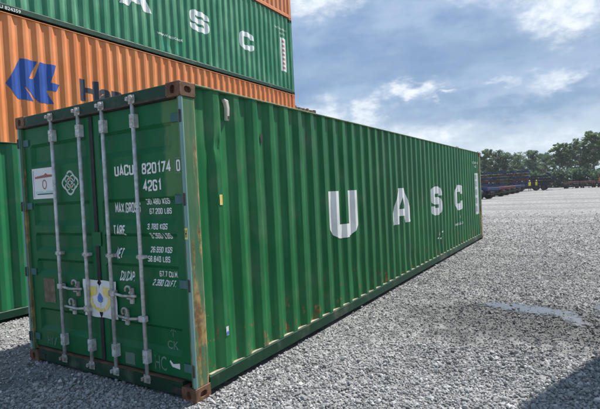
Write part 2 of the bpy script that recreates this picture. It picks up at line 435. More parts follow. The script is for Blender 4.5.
# puddle: shallow silty water in a shallow rut
pm, pt, pb = mat('silty_water', .05, spec=.6)
pv, po = ocoord(pt)
pt.put(pb.inputs['Base Color'], pt.mix(pt.noise(pv, 3, 3), (.08, .085, .09, 1), (.15, .16, .165, 1)))
pt.put(pb.inputs['Normal'], pt.bump(pt.noise(pv, 9, 2), .05, .01))
rim = pt.new('ShaderNodeAttribute', attribute_name='rim').outputs['Fac']
film = pt.ramp(pt.math('ADD', rim, pt.math('MULTIPLY', pt.math('SUBTRACT', pt.noise(po, 15, 5, .75), .5), 4.2)), .45, .95)
ptr = pt.new('ShaderNodeBsdfTransparent'); pmx = pt.new('ShaderNodeMixShader'); pt.l.new(film, pmx.inputs[0])
pt.l.new(ptr.outputs[0], pmx.inputs[1]); pt.l.new(pb.outputs[0], pmx.inputs[2]); pt.l.new(pmx.outputs[0], pt.n['Material Output'].inputs[0])
PUD = [[(1.30, 4.02), (1.52, 4.22), (1.74, 4.18), (1.91, 4.24), (2.13, 4.18), (2.35, 4.08), (2.56, 4.08), (2.64, 3.78), (2.72, 3.42), (2.62, 3.24), (2.42, 3.55), (2.27, 3.70), (2.07, 3.62), (1.84, 3.72), (1.6, 3.82)],
       [(2.69, 4.30), (2.78, 4.62), (3.05, 4.75), (3.3, 4.5), (3.2, 4.1), (2.95, 4.0), (2.76, 4.08)]]
PUD_N = ['pale blue grey puddle lying in the gravel between container and shadow', 'small second puddle at the right edge of the gravel']
def inpoly(x, y, poly):
    r = np.zeros(len(x), bool); n = len(poly)
    for i in range(n):
        (xa, ya), (xb, yb) = poly[i], poly[(i + 1) % n]
        c = ((ya > y) != (yb > y)) & (x < (xb - xa) * (y - ya) / (yb - ya + 1e-12) + xa); r ^= c
    return r


def seg_dist(x, y, poly):
    d = np.full(len(x), 9.0)
    for (xa, ya), (xb, yb) in zip(poly, poly[1:] + poly[:1]):
        ux, uy = xb - xa, yb - ya; k = np.clip(((x - xa) * ux + (y - ya) * uy) / (ux * ux + uy * uy), 0, 1)
        d = np.minimum(d, np.hypot(x - xa - k * ux, y - ya - k * uy))
    return d


for poly, lb in zip(PUD, PUD_N):
    P = np.array(poly); x0, y0 = P.min(0) - .15; x1, y1 = P.max(0) + .15; st = .04
    nx, ny = int((x1 - x0) / st), int((y1 - y0) / st)
    X, Y = np.meshgrid(np.linspace(x0, x1, nx + 1), np.linspace(y0, y1, ny + 1)); X, Y = X.ravel(), Y.ravel()
    d = seg_dist(X, Y, poly) * np.where(inpoly(X, Y, poly), 1, -1)
    F = [(j * (nx + 1) + i, j * (nx + 1) + i + 1, (j + 1) * (nx + 1) + i + 1, (j + 1) * (nx + 1) + i) for j in range(ny) for i in range(nx)
         if max(d[j * (nx + 1) + i], d[(j + 1) * (nx + 1) + i + 1], d[j * (nx + 1) + i + 1], d[(j + 1) * (nx + 1) + i]) > -.14]
    used = sorted({i for f_ in F for i in f_}); mp = {v: k for k, v in enumerate(used)}
    me = bpy.data.meshes.new('puddle'); me.from_pydata([(float(X[i]), float(Y[i]), .0135) for i in used], [], [tuple(mp[i] for i in f_) for f_ in F])
    at = me.attributes.new('rim', 'FLOAT', 'POINT'); at.data.foreach_set('value', np.clip(d[used] / .16 + .35, -1, 1.3).astype(np.float32))
    tag(obj('puddle', me, pm), lb, None, kind='structure')


# crushed stone: every stone real, one object because nobody could count them
def gravel():
    ph = (1 + 5 ** .5) / 2
    ico = np.array([(-1, ph, 0), (1, ph, 0), (-1, -ph, 0), (1, -ph, 0), (0, -1, ph), (0, 1, ph), (0, -1, -ph), (0, 1, -ph), (ph, 0, -1), (ph, 0, 1), (-ph, 0, -1), (-ph, 0, 1)]) / math.sqrt(1 + ph * ph)
    icf = np.array([(0, 11, 5), (0, 5, 1), (0, 1, 7), (0, 7, 10), (0, 10, 11), (1, 5, 9), (5, 11, 4), (11, 10, 2), (10, 7, 6), (7, 1, 8), (3, 9, 4), (3, 4, 2), (3, 2, 6), (3, 6, 8), (3, 8, 9), (4, 9, 5), (2, 4, 11), (6, 2, 10), (8, 6, 7), (9, 8, 1)])
    octv = np.array([(1, 0, 0), (-1, 0, 0), (0, 1, 0), (0, -1, 0), (0, 0, 1), (0, 0, -1)], float)
    ocf = np.array([(0, 2, 4), (2, 1, 4), (1, 3, 4), (3, 0, 4), (2, 0, 5), (1, 2, 5), (3, 1, 5), (0, 3, 5)])
    cx, cy = 2.7, -2.67
    AV, AF, AT = [], [], []; off = 0
    for r0, r1, bv, bf in ((1.6, 5.0, ico, icf), (5.0, 32, octv, ocf)):
        th0, th1 = R(-14), R(76)
        n = int(1000000 if r0 > 2 else 90000)
        r = np.sqrt(RNG.uniform(r0 * r0, r1 * r1, n)); th = RNG.uniform(th0, th1, n)
        want = np.minimum(3400, 3400 * (4.4 / r) ** 1.45) * np.clip((32 - r) / 25, 0, 1) ** 1.4
        have = n / (.5 * (th1 - th0) * (r1 * r1 - r0 * r0))
        sel = RNG.random(n) < want / have; r, th = r[sel], th[sel]; n = len(r)
        x = cx - r * np.sin(th); y = cy + r * np.cos(th)
        keep = ~((x > -2.40) & (x < -.01) & (y > .03) & (y < 12.15)) & ~((x < -4.43) & (y > -1)) & ~((x > 3.66) & (y < 4.9) & (y > 2.3))
        keep &= ~((x < -2.2) & (y > 3.2))                                     # hidden behind the container
        pud = inpoly(x, y, PUD[0]) | inpoly(x, y, PUD[1]); keep &= ~(pud & (RNG.random(n) < .05))
        x, y, r = x[keep], y[keep], r[keep]; n = len(x)
        s = RNG.uniform(.0065, .0150, n) * (np.maximum(r, 4.4) / 4.4) ** .22 * np.where(RNG.random(n) < .07, 1.75, 1)
        q = RNG.normal(size=(n, 4)); q /= np.linalg.norm(q, axis=1)[:, None]; a, b, c, d = q.T
        Rm = np.stack([1 - 2 * (c * c + d * d), 2 * (b * c - a * d), 2 * (b * d + a * c), 2 * (b * c + a * d), 1 - 2 * (b * b + d * d), 2 * (c * d - a * b),
                       2 * (b * d - a * c), 2 * (c * d + a * b), 1 - 2 * (b * b + c * c)], 1).reshape(n, 3, 3)
        loc = bv[None] * RNG.uniform(.72, 1.25, (n, len(bv), 1)) * RNG.uniform([.55, .7, .85], [.95, 1.1, 1.35], (n, 1, 3))
        V = np.einsum('nij,nkj->nki', Rm, loc) * s[:, None, None]
        V[:, :, 0] += x[:, None]; V[:, :, 1] += y[:, None]; V[:, :, 2] = V[:, :, 2] * .85 + (RNG.uniform(-.2, .8, n) * s)[:, None]
        F = (bf[None] + (np.arange(n) * len(bv))[:, None, None] + off).reshape(-1, 3)
        AV.append(V.reshape(-1, 3)); AF.append(F); AT.append(np.repeat(RNG.random(n), len(bf))); off += n * len(bv)
    V = np.concatenate(AV).astype(np.float32); F = np.concatenate(AF).astype(np.int32); T = np.concatenate(AT).astype(np.float32)
    me = bpy.data.meshes.new('gravel')
    me.vertices.add(len(V)); me.vertices.foreach_set('co', V.ravel())
    me.loops.add(F.size); me.loops.foreach_set('vertex_index', F.ravel())
    me.polygons.add(len(F)); me.polygons.foreach_set('loop_start', np.arange(0, F.size, 3, dtype=np.int32))
    try: me.polygons.foreach_set('loop_total', np.full(len(F), 3, np.int32))
    except Exception: pass
    me.update(calc_edges=True)
    me.polygons.foreach_set('use_smooth', np.zeros(len(F), bool))
    at = me.attributes.new('tone', 'FLOAT', 'FACE'); at.data.foreach_set('value', T)
    m, t, b = mat('crushed_stone', .85, spec=.3)
    tone = t.new('ShaderNodeAttribute', attribute_name='tone').outputs['Fac']
    g = t.new('ShaderNodeTexCoord').outputs['Object']
    c = t.mix(t.math('POWER', tone, 1.25), (.145, .147, .148, 1), (.50, .497, .49, 1))
    c = t.mix(t.ramp(tone, .93, .99), c, (.70, .68, .64, 1))
    big = t.noise(t.vmath('MULTIPLY', g, (.8, .55, 1)), .9, 6, .65)
    c = t.mix(t.math('MULTIPLY', t.ramp(big, .46, .68), .42), c, (.17, .168, .16, 1))
    dust = t.noise(t.vmath('MULTIPLY', g, (.22, .9, 1)), 1.1, 4, .6)
    c = t.mix(t.math('MULTIPLY', t.ramp(dust, .45, .65), .45), c, (.50, .495, .485, 1))
    c = damp(t, g, c)
    c = t.mix(t.math('MULTIPLY', t.noise(g, 90, 3, .7), .30), c, (.24, .235, .225, 1))
    t.put(b.inputs['Base Color'], c)
    return tag(obj('gravel', me, m), 'crushed grey stone covering the yard', None, kind='stuff')


gravel()

# ------------------------------------------------------------------ containers
L, W = 12.192, 2.438
PITCH, HC, SL, DEP = .278, .036, .068, .036
OUT = -.010                                           # crest plane


def folds(y0, y1, first=.43):
    """bend positions along a corrugated sheet"""
    r = []; c = first
    while c + HC + SL < y1 - .005:
        if c - HC - SL > y0 + .005: r += [c - HC - SL, c - HC, c + HC, c + HC + SL]
        c += PITCH
    return r


def prof(y, first=.43, y0=.20, y1=L - .20, r=.011):
    """depth of the sheet at y (0 crest, -DEP valley), bends eased over r"""
    def raw(q):
        if q < y0 + .005 or q > y1 - .005: return -DEP
        k = round((q - first) / PITCH); c = first + k * PITCH
        if c - HC - SL <= y0 + .005 or c + HC + SL >= y1 - .005: return -DEP
        d = abs(q - c)
        return 0 if d < HC else (-DEP if d > HC + SL else -DEP * (d - HC) / SL)
    return (raw(y - r * .6) + 2 * raw(y) + raw(y + r * .6)) / 4


def columns(y0, y1, first=.43, r=.011):
    ys = [y0, y1]
    for b in folds(y0, y1, first): ys += [b - .017, b - .0066, b, b + .0066, b + .017]
    return sorted(ys)


DENTS = {'main': [(.43, 2.10, .045, .06, -.030), (.44, 2.02, .03, .03, .012), (5.6, .42, .3, .12, -.010), (7.3, .45, .35, .15, -.012), (3.2, .6, .5, .2, -.006), (1.55, 1.0, .3, .5, -.005), (8.3, .5, .3, .2, -.012), (.42, 1.2, .04, .12, -.006)],
         'stack': [(5.3, .9, .12, .5, -.02), (5.8, .4, .25, .2, -.018), (2.0, .5, .4, .3, -.01)], 'plain': [(3.0, 1.2, .6, .5, -.006)], 'orange': [(5.2, 1.9, .05, .3, -.014), (2.8, .9, .4, .4, -.006)]}


def sheet_x(y, z, key):
    x = OUT + prof(y)
    for a, b, ra, rb, k in DENTS[key]:
        q = ((y - a) / ra) ** 2 + ((z - b) / rb) ** 2
        if q < 9: x += k * math.exp(-q)
    x += .0016 * math.sin(y * 2.3 + z * 1.7) * math.sin(z * 3.1 + y * .6)
    return x


_cache = {}


def side_mesh(H, key, mirror=False):
    kk = ('side', H, key, mirror)
    if kk in _cache: return _cache[kk]
    ys = columns(.20, L - .20); zs = [.168 + (H - .018 - .168) * i / 34 for i in range(35)]
    V = [((-W - sheet_x(y, z, key)) if mirror else sheet_x(y, z, key), y, z) for z in zs for y in ys]
    n = len(ys); F = []
    for j in range(len(zs) - 1):
        for i in range(n - 1):
            a = j * n + i; q = (a, a + 1, a + n + 1, a + n); F.append(q[::-1] if mirror else q)
    me = bpy.data.meshes.new('side_panel'); me.from_pydata(V, [], F)
    me.polygons.foreach_set('use_smooth', [True] * len(F)); _cache[kk] = me
    return me


def stadium(w_, h_, n=6):
    r = min(w_, h_) / 2; P = []
    for k, (cx, cy, a0) in enumerate([(w_ / 2 - r, 0, -90), (-(w_ / 2 - r), 0, 90)] if w_ >= h_ else [(0, h_ / 2 - r, 0), (0, -(h_ / 2 - r), 180)]):
        for i in range(n + 1): a = R(a0 + 180 * i / n); P.append((cx + r * math.cos(a), cy + r * math.sin(a)))
    return P


def casting_mesh():
    """178 x 162 x 118 mm corner casting with its oval holes cut in"""
    if 'cast' in _cache: return _cache['cast']
    hx, hy, hz = .081, .089, .059
    bm = bmesh.new()
    def plate(ax, sgn, ex, ey, hw, hh):
        def P(u, v, d):
            return {'x': (sgn * (hx - d), u, v), 'y': (u, sgn * (hy - d), v), 'z': (u, v, sgn * (hz - d))}[ax]
        c = .012
        o = [(-ex + c, -ey), (ex - c, -ey), (ex, -ey + c), (ex, ey - c), (ex - c, ey), (-ex + c, ey), (-ex, ey - c), (-ex, -ey + c)]
        ov = [bm.verts.new(P(u, v, 0)) for u, v in o]; iv = [bm.verts.new(P(u, v, 0)) for u, v in stadium(hw, hh)]
        e = [bm.edges.new((l[i], l[(i + 1) % len(l)])) for l in (ov, iv) for i in range(len(l))]
        bmesh.ops.triangle_fill(bm, edges=e, use_beauty=True)
        iw = [bm.verts.new(P(u * .96, v * .96, .03)) for u, v in stadium(hw, hh)]; n = len(iv)
        for i in range(n): bm.faces.new((iv[i], iv[(i + 1) % n], iw[(i + 1) % n], iw[i]))
        bm.faces.new(iw)
        # rounded rim back to the body
        ow = [bm.verts.new(P(u * .94, v * .94, -.004 if False else .004)) for u, v in o]
    plate('x', 1, hy - .004, hz - .004, .079, .051); plate('x', -1, hy - .004, hz - .004, .079, .051)
    plate('y', 1, hx - .004, hz - .004, .051, .070); plate('y', -1, hx - .004, hz - .004, .051, .070)
    plate('z', 1, hx - .004, hy - .004, .063, .120); plate('z', -1, hx - .004, hy - .004, .063, .120)
    bmesh.ops.delete(bm, geom=[v for v in bm.verts if not v.link_faces], context='VERTS')
    # bevel strips between the plates
    e = .004
    def strip(a, b, c, d): bm.faces.new([bm.verts.new(p) for p in (a, b, c, d)])
    for sx in (-1, 1):
        for sy in (-1, 1):
            strip((sx * hx, sy * (hy - e), -hz + e), (sx * (hx - e), sy * hy, -hz + e), (sx * (hx - e), sy * hy, hz - e), (sx * hx, sy * (hy - e), hz - e))
        for sz in (-1, 1):
            strip((sx * hx, -hy + e, sz * (hz - e)), (sx * (hx - e), -hy + e, sz * hz), (sx * (hx - e), hy - e, sz * hz), (sx * hx, hy - e, sz * (hz - e)))
    for sy in (-1, 1):
        for sz in (-1, 1):
            strip((-hx + e, sy * hy, sz * (hz - e)), (-hx + e, sy * (hy - e), sz * hz), (hx - e, sy * (hy - e), sz * hz), (hx - e, sy * hy, sz * (hz - e)))
            for sx in (-1, 1):
                c = .012
                strip((sx * hx, sy * (hy - e), sz * (hz - e - c)), (sx * hx, sy * (hy - e - c), sz * (hz - e)), (sx * (hx - e - c), sy * (hy - e), sz * hz), (sx * (hx - e), sy * hy, sz * (hz - e - c)))
    bmesh.ops.recalc_face_normals(bm, faces=bm.faces)
    me = bpy.data.meshes.new('corner_casting'); bm.to_mesh(me); bm.free(); _cache['cast'] = me
    return me


def end_sheet(H, y, sgn):
    """vertically corrugated end wall"""
    kk = ('end', H, sgn)
    if kk in _cache: return _cache[kk]
    mb = MB(); xs = []; x = -W + .16
    seq = []
    while x + .25 < -.16: seq += [(x, 0), (x + .09, 0), (x + .13, -.045), (x + .21, -.045)]; x += .25
    seq += [(-.16, 0)]
    n = len(seq)
    mb.add([(a, y - sgn * (.02 - b), z) for z in (.16, H - .1) for a, b in seq], [(i, i + 1, n + i + 1, n + i) for i in range(n - 1)])
    _cache[kk] = mb.mesh('end_wall'); return _cache[kk]


def container(name, H, loc, ms, mr, key, label, group, posts=None, doors=False, mcast=None):
    """ISO container; local origin at its near right bottom corner. ms sheet paint, mr rail paint"""
    t = empty(name, loc); tag(t, label, 'container', group)
    cm = casting_mesh(); mcast = mcast or M['cast']
    for z in (.059, H - .059):
        for y in (.089, L - .089):
            for x in (-.081, -W + .081):
                o = obj('corner_casting', cm, mcast, t); o.location = (x, y, z)
    obj('side_panel', side_mesh(H, key), ms, t); obj('side_panel', side_mesh(H, key, True), ms, t)
    def cached(nm, k, f, **kw):
        k = (nm, k, H)
        if k not in _cache: _cache[k] = f().mesh(nm, **kw)
        return _cache[k]
    pf, ps = posts or (mr, ms)
    for (x, sx) in ((0, 1), (-W, -1)):
        # bottom rail: a channel with a flange the sheet stands on; top rail: square tube behind the sheet's upper edge
        obj('bottom_rail', cached('bottom_rail', sx, lambda: MB().prism([(x - sx * .006, .055), (x - sx * .006, .155), (x - sx * .014, .166), (x - sx * .085, .166), (x - sx * .085, .155), (x - sx * .020, .150), (x - sx * .020, .064), (x - sx * .05, .064), (x - sx * .05, .055)], 'y', .178, L - .178)), mr, t)
        obj('rail_ledge', cached('rail_ledge', sx, lambda: MB().box(min(x - sx * .016, x - sx * .07), max(x - sx * .016, x - sx * .07), .20, L - .20, .1665, .1705)), M['ledge'] if doors else mr, t)
        obj('top_rail', cached('top_rail', sx, lambda: MB().box(min(x - sx * .003, x - sx * .10), max(x - sx * .003, x - sx * .10), .178, L - .178, H - .018, H - .002), bevel=.004), mr if not doors else M['post_s'], t)
        for (y, sy) in ((0, 1), (L, -1)):
            obj('corner_post', cached('corner_post', (sx, sy), lambda: MB().prism([(x - sx * .006, y + sy * .02), (x - sx * .006, y + sy * .155), (x - sx * .018, y + sy * .175), (x - sx * .050, y + sy * .205), (x - sx * .060, y + sy * .205), (x - sx * .060, y + sy * .02)], 'z', .118, H - .118), bevel=.004), ps, t)
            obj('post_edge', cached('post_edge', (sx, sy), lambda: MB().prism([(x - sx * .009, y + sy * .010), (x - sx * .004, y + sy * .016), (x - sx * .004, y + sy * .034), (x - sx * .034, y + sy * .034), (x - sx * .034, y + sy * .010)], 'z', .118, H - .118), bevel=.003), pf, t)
    for (y, sy) in ((0, 1), (L, -1)):
        obj('end_header', cached('end_header', sy, lambda: MB().box(-W + .162, -.162, min(y + sy * .012, y + sy * .11), max(y + sy * .012, y + sy * .11), H - .118, H - .004), bevel=.006), mr, t)
        obj('end_sill', cached('end_sill', sy, lambda: MB().box(-W + .162, -.162, min(y + sy * .012, y + sy * .13), max(y + sy * .012, y + sy * .13), .03, .150), bevel=.006), mr, t)
        if not (doors and sy == 1): obj('end_wall', end_sheet(H, y, -sy), ms, t)
    def roofm():
        mb = MB(); q = []; y = .18
        while y < L - .2: q += [(y, 0), (y + .11, 0), (y + .13, -.018), (y + .2, -.018)]; y += .22
        q.append((L - .18, 0)); n = len(q)
        mb.add([(xx, a, H - .012 + b) for xx in (-W + .05, -.05) for a, b in q], [(i, i + 1, n + i + 1, n + i) for i in range(n - 1)]); return mb
    obj('roof', cached('roof', 0, roofm), ms, t)
    obj('floor', cached('floor', 0, lambda: MB().box(-W + .06, -.06, .14, L - .14, .10, .145)), M['dark'], t)
    return t


HS, HH = 2.591, 2.896
UB = []
for b_ in folds(.2, L - .2): UB += [b_ - .0066, b_, b_ + .0066]


def on_side(key, lift=.004): return lambda u, v: Vector((sheet_x(u, v, key) + lift, u, v))


VB = [.168 + (HS - .186) * i / 34 for i in range(35)]


def side_text(t, key, txt, y0, z0, wd, ht, m, nm='lettering', bold=.012):
    return lay(nm, text_bm(txt, y0, z0, wd, ht, bold), on_side(key), UB, [], m, t)


def big_letters(t, key, spots, m):
    for ch, y0, y1, z0, z1 in spots:
        lay('letter', poly_bm(GLYPH[ch], (y1 - y0) / .6, (z1 - z0) / .61, y0, z0), on_side(key), UB, VB, m, t)


def rect(x0, x1, z0, z1): return poly_bm([[(x0, z0), (x1, z0), (x1, z1), (x0, z1)]])


# ---- the front container
main = container('shipping_container', HS, (0, 0, 0), M['side'], M['rail'], 'main',
                 'green forty-foot shipping container standing alone on the gravel, its doors facing front', 'shipping containers in the yard',
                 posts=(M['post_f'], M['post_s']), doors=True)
big_letters(main, 'main', [('U', 2.46, 3.27, 1.04, 1.655), ('A', 4.62, 5.60, 1.04, 1.65), ('S', 6.92, 7.70, 1.035, 1.645), ('C', 8.95, 9.75, 1.03, 1.65)], M['white'])
side_text(main, 'main', 'UACU 820174 0', 11.02, 2.24, .80, .06, M['white']); side_text(main, 'main', '42G1', 11.3, 2.13, .32, .06, M['white'])
lay('name_panel', rect(11.34, 11.78, .78, 1.97), on_side('main'), UB, VB, M['white'], main)
for i, (a, b) in enumerate([(.86, 1.02), (1.10, 1.26), (1.34, 1.50), (1.58, 1.74), (1.80, 1.92)]):
    lay('panel_mark', rect(11.44, 11.70, a, b), on_side('main', .006), UB, VB, M['panelm'], main)
side_text(main, 'main', 'www.uasc.net', 8.92, .66, .84, .07, M['white'])
lay('round_mark', poly_bm([[(9.38 + .05 * math.cos(R(k * 45)), .86 + .05 * math.sin(R(k * 45))) for k in range(8)]]), on_side('main'), UB, [], M['white'], main)
for (a, b, c, d) in [(7.38, 7.44, .60, .66), (7.47, 7.52, .66, .70), (7.30, 7.36, .53, .56), (7.55, 7.60, .50, .53), (7.60, 7.68, .64, .67)]:      # scraped paint
    lay('scrape', poly_bm([[(a, c), (b - .01, c - .012), (b, d), (a + .02, d - .005)]]), on_side('main'), UB, VB, M['white'], main)
lay('yellow_tag', rect(.412, .448, 1.585, 1.675), on_side('main'), UB, [], M['yellow'], main)
tw = lay('white_tag', rect(.408, .440, .44, .52), on_side('main'), UB, [], M['paper'], main)
lay('blue_print', rect(.411, .437, .445, .475), on_side('main', .006), UB, [], M['inkblue'], main)
lay('dark_tag', rect(1.095, 1.135, 2.17, 2.26), on_side('main', .008), UB, [], M['inkblack'], main)
# vent cover in the second hollow
vent = MB().prism([(.545, 2.525), (.600, 2.515), (.612, 2.45), (.602, 2.335), (.566, 2.335), (.572, 2.44), (.560, 2.49), (.545, 2.50)], 'x', -.045, -.006).build('vent_cover', M['cream'], main, bevel=.006)
MB().box(-.0058, -.0035, .575, .598, 2.345, 2.375).build('vent_slot', M['dark'], main)

# ---- doors (local x of a distance s from the left edge = s - W)
DY, DD = .050, .030
BANDS = [(2.29, 2.05), (1.68, 1.44), (1.37, 1.17), (1.10, .93), (.58, .34)]


def door_y(s, z, s0, s1):
    d = 0
    for a, b in BANDS:
        if b < z < a:
            d = min(1, (a - z) / .030, (z - b) / .055)
    e = min(1, max(0, (s - s0) / .03), max(0, (s1 - s) / .03)) if s0 < s < s1 else 0
    return DY + DD * d * e


ZB = sorted(q for a, b in BANDS for q in (a, a - .03, b + .055, b))
DOOR_T, DOOR_B = 2.462, .168
doors = []
for s0, s1, r0, r1 in ((.042, 1.214, .17, 1.13), (1.226, 2.396, 1.32, 2.27)):
    zs = [DOOR_B] + ZB + [DOOR_T]; ss = [s0, r0, r0 + .03, (r0 + r1) / 2, r1 - .03, r1, s1]
    V = [(s - W, door_y(s, z, r0, r1), z) for z in zs for s in ss]; n = len(ss)
    F = [(j * n + i, j * n + i + 1, (j + 1) * n + i + 1, (j + 1) * n + i) for j in range(len(zs) - 1) for i in range(n - 1)]
    mb = MB(); mb.add(V, F)
    mb.box(s0 - W, s1 - W, DY + DD + .004, DY + DD + .03, DOOR_B, DOOR_T)
    # edge returns
    for a in (s0, s1): mb.box(a - W - .004, a - W + .004, DY - .002, DY + DD + .004, DOOR_B, DOOR_T)
    d = mb.build('door', M['door'], main)
    d['label'] = 'left green door leaf with notice sticker' if s0 < 1 else 'right green door leaf with white container numbers'
    g = MB(); e = .014
    g.box(s0 - W - e, s1 - W + e * .2, DY + .010, DY + .03, DOOR_T + .001, DOOR_T + .022).box(s0 - W - e, s1 - W, DY + .010, DY + .03, DOOR_B - .020, DOOR_B - .001)
    for a, b in (((s0 - e - .004, s0 - .005), (s1 + .0045, s1 + .0058)) if s0 < 1 else ((s0 - .0058, s0 - .0045), (s1 + .005, s1 + e + .004))):
        g.box(a - W, b - W, DY + .008, DY + .03, DOOR_B, DOOR_T)
    g.build('gasket', M['rubber'], d)
    doors.append((d, r0, r1))
MB().box(-W + 1.195, -W + 1.245, DY - .010, DY - .003, .172, 2.458).build('seal_strip', M['rubber'], doors[0][0])
MB().box(-W + 1.155, -W + 1.285, DY - .012, DY - .0105, 1.25, 1.38).build('overlap_plate', M['door'], doors[0][0], bevel=.002)
MB().box(-W + .162, -.162, .03, .075, 2.472, 2.480).build('drip_strip', M['dark'], main)
MB().box(-W + .162, -.162, .004, .0115, 2.4735, 2.492).build('header_lip', M['dark'], main)
MB().box(-W + .163, -.163, .008, .045, .1505, .156).build('sill_edge', M['cast'], main)
for x0 in (-W + .162, -.162 - .12): MB().box(x0, x0 + .12, .006, .0115, .05, .10).build('sill_pocket', M['dark'], main)


def bar(s, d):
    x = s - W; y = .012
    b = MB().tube((x, y, .10), (x, y, 2.53), .0170, n=14).build('locking_bar', M['galv'], d, smooth=True)
    for z, sg in ((2.53, 1), (.115, -1)):                                  # cam at each end with its keeper on header and sill
        MB().tube((x, y, z - .03), (x, y, z + .028), .028, n=12).build('cam', M['galvd'], d, bevel=.004)
        MB().box(x - .040, x - .018, -.030, .016, z - .020, z + .012).box(x + .018, x + .040, -.030, .016, z - .020, z + .012).box(x - .040, x + .040, .002, .011, z - .045, z + .03).build('cam_keeper', M['galvd'], d, bevel=.003)
    for z in (2.34, .30):                                                 # bearing plates
        m_ = MB().box(x - .029, x + .029, -.0065, DY, z - .058, z + .058).box(x - .020, x + .020, -.014, -.0064, z - .046, z - .014).box(x - .020, x + .020, -.014, -.0064, z + .014, z + .046)
        m_.build('bearing_bracket', M['galv'], d, bevel=.004)
    MB().box(x - .050, x + .050, .001, DY, 1.155, 1.185).build('bar_guide', M['galvd'], d, bevel=.005)
    MB().tube((x, y, 1.150), (x, y, 1.190), .024, n=12).build('guide_ring', M['galvd'], d)


def handle(s, z, to, d):
    """hub on the bar, flat lever lying against the door, catch plate with hook and swivel"""
    x = s - W; sg = 1 if to > s else -1; e = to - W
    MB().box(min(x - sg * .028, x + sg * .052), max(x - sg * .028, x + sg * .052), -.013, .037, z - .026, z + .026).build('handle_hub', M['galvd'], d, bevel=.006)
    mid = x + sg * abs(to - s) * .48
    m_ = MB().tube((x + sg * .045, .002, z), (mid, -.004, z - .012), .0125, n=8).tube((mid, -.004, z - .012), (e, .006, z - .004), .0115, n=8)
    m_.build('handle', M['galvd'], d, smooth=True)
    c = x + sg * abs(to - s) * .72
    m_ = MB().box(c - .022, c + .022, .026, DY, z - .085, z + .055).box(c - .030, c + .030, -.002, .026, z - .04, z - .026)
    m_.build('handle_catch', M['galvd'], d, bevel=.004)
    P = [(c + sg * (-.01 + .036 * math.cos(R(a))), .004, z + .045 + .032 * math.sin(R(a))) for a in range(-60, 211, 30)]
    m_ = MB()
    for a, b in zip(P, P[1:]): m_.tube(a, b, .0095, n=7)
    m_.build('catch_hook', M['galvd'], d, smooth=True)


for s, d, z, to in ((.635, 0, .838, .985), (1.080, 0, .650, .700), (1.437, 1, .828, 1.775), (1.855, 1, .630, 1.50)):
    bar(s, doors[d][0]); handle(s, z, to, doors[d][0])
for z in (2.315, 1.650, .955, .262):
    for side, d in ((-1, 0), (1, 1)):
        xe = -W + .042 if side < 0 else -W + 2.396
        m_ = MB().box(min(xe, xe - side * .115), max(xe, xe - side * .115), .036, DY - .001, z - .035, z + .035)
        m_.tube((xe + side * .012, .024, z - .052), (xe + side * .012, .024, z + .052), .017, n=12).box(min(xe - side * .004, xe + side * .012), max(xe - side * .004, xe + side * .012), .012, .04, z - .034, z + .034)
        h = m_.build('hinge', M['hinge'], doors[d][0], bevel=.002)
        MB().box(min(xe + side * .016, xe + side * .036), max(xe + side * .016, xe + side * .036), .001, .0095, z - .050, z + .050).build('hinge_lug', M['dark'], doors[d][0], bevel=.003)


def on_door(k, lift=.003):
    r0, r1 = doors[k][1:]
    return lambda s, z: Vector((s - W, door_y(s, z, r0, r1) - lift, z))


SB = [1.32, 1.35, 2.24, 2.27]
def door_text(txt, s0, z0, wd, ht, m=M['whited'], k=1, bold=.04, shear=0, nm='lettering', lift=.003):
    lay(nm, text_bm(txt, s0, z0, wd, ht, bold, shear), on_door(k, lift), [.17, .20, 1.1, 1.13] + SB, ZB, m, doors[k][0])


for a in [('UACU', 1.525, 1.884, .262, .095), ('820174', 1.892, 1.880, .355, .095), ('0', 2.308, 1.880, .045, .095), ('42G1', 1.895, 1.733, .225, .095),
          ('MAX.GROSS', 1.468, 1.552, .345, .092), ('30.480 KGS', 1.897, 1.618, .287, .050), ('67.200 LBS', 1.925, 1.535, .272, .050),
          ('TARE', 1.462, 1.352, .17, .092), ('3.780 KGS', 1.920, 1.405, .247, .050), ('8.360 LBS', 1.938, 1.325, .255, .050),
          ('NET', 1.473, 1.142, .10, .092), ('26.690 KGS', 1.918, 1.205, .262, .050), ('58.840 LBS', 1.905, 1.128, .275, .050),
          ('CU.CAP.', 1.500, .940, .205, .085), ('67.7 CU.M.', 2.008, .998, .225, .050), ('2.390 CU.FT.', 1.945, .925, .285, .050)]:
    block_text(*a, on_door(1), ZB, M['whited'], doors[1][0])
lay('digit_box', poly_bm(strokes([(2.294, 1.868), (2.294, 1.988), (2.358, 1.988), (2.358, 1.868), (2.294, 1.868)], .0035)), on_door(1), [], [], M['chalk'], doors[1][0])
door_text('HY', .285, .20, .10, .085, M['chalk'], 0, 0, nm='chalk_mark'); door_text('/', .40, .20, .05, .085, M['chalk'], 0, 0, nm='chalk_mark')
door_text('HC', 1.92, .195, .145, .125, M['chalk'], 1, .0, nm='chalk_mark'); door_text('CK', 2.06, .385, .13, .07, M['chalk'], 1, 0, nm='chalk_mark')
lay('chalk_mark', poly_bm(strokes([(2.13, .49), (2.135, .56)], .004) + strokes([(2.105, .535), (2.135, .565), (2.165, .535)], .004)), on_door(1), [], ZB, M['chalk'], doors[1][0])
lay('white_sticker', poly_bm([[(2.105, .285), (2.135, .245), (2.225, .235), (2.225, .285), (2.15, .27), (2.115, .30)]]), on_door(1), [], [], M['paper'], doors[1][0])
lay('grey_patch', rect(1.53, 1.66, .185, .29), on_door(1), [], [], M['residueg'], doors[1][0])
lay('brown_patch', rect(.275, .475, .645, .895), on_door(0), [], ZB, M['residue'], doors[0][0])
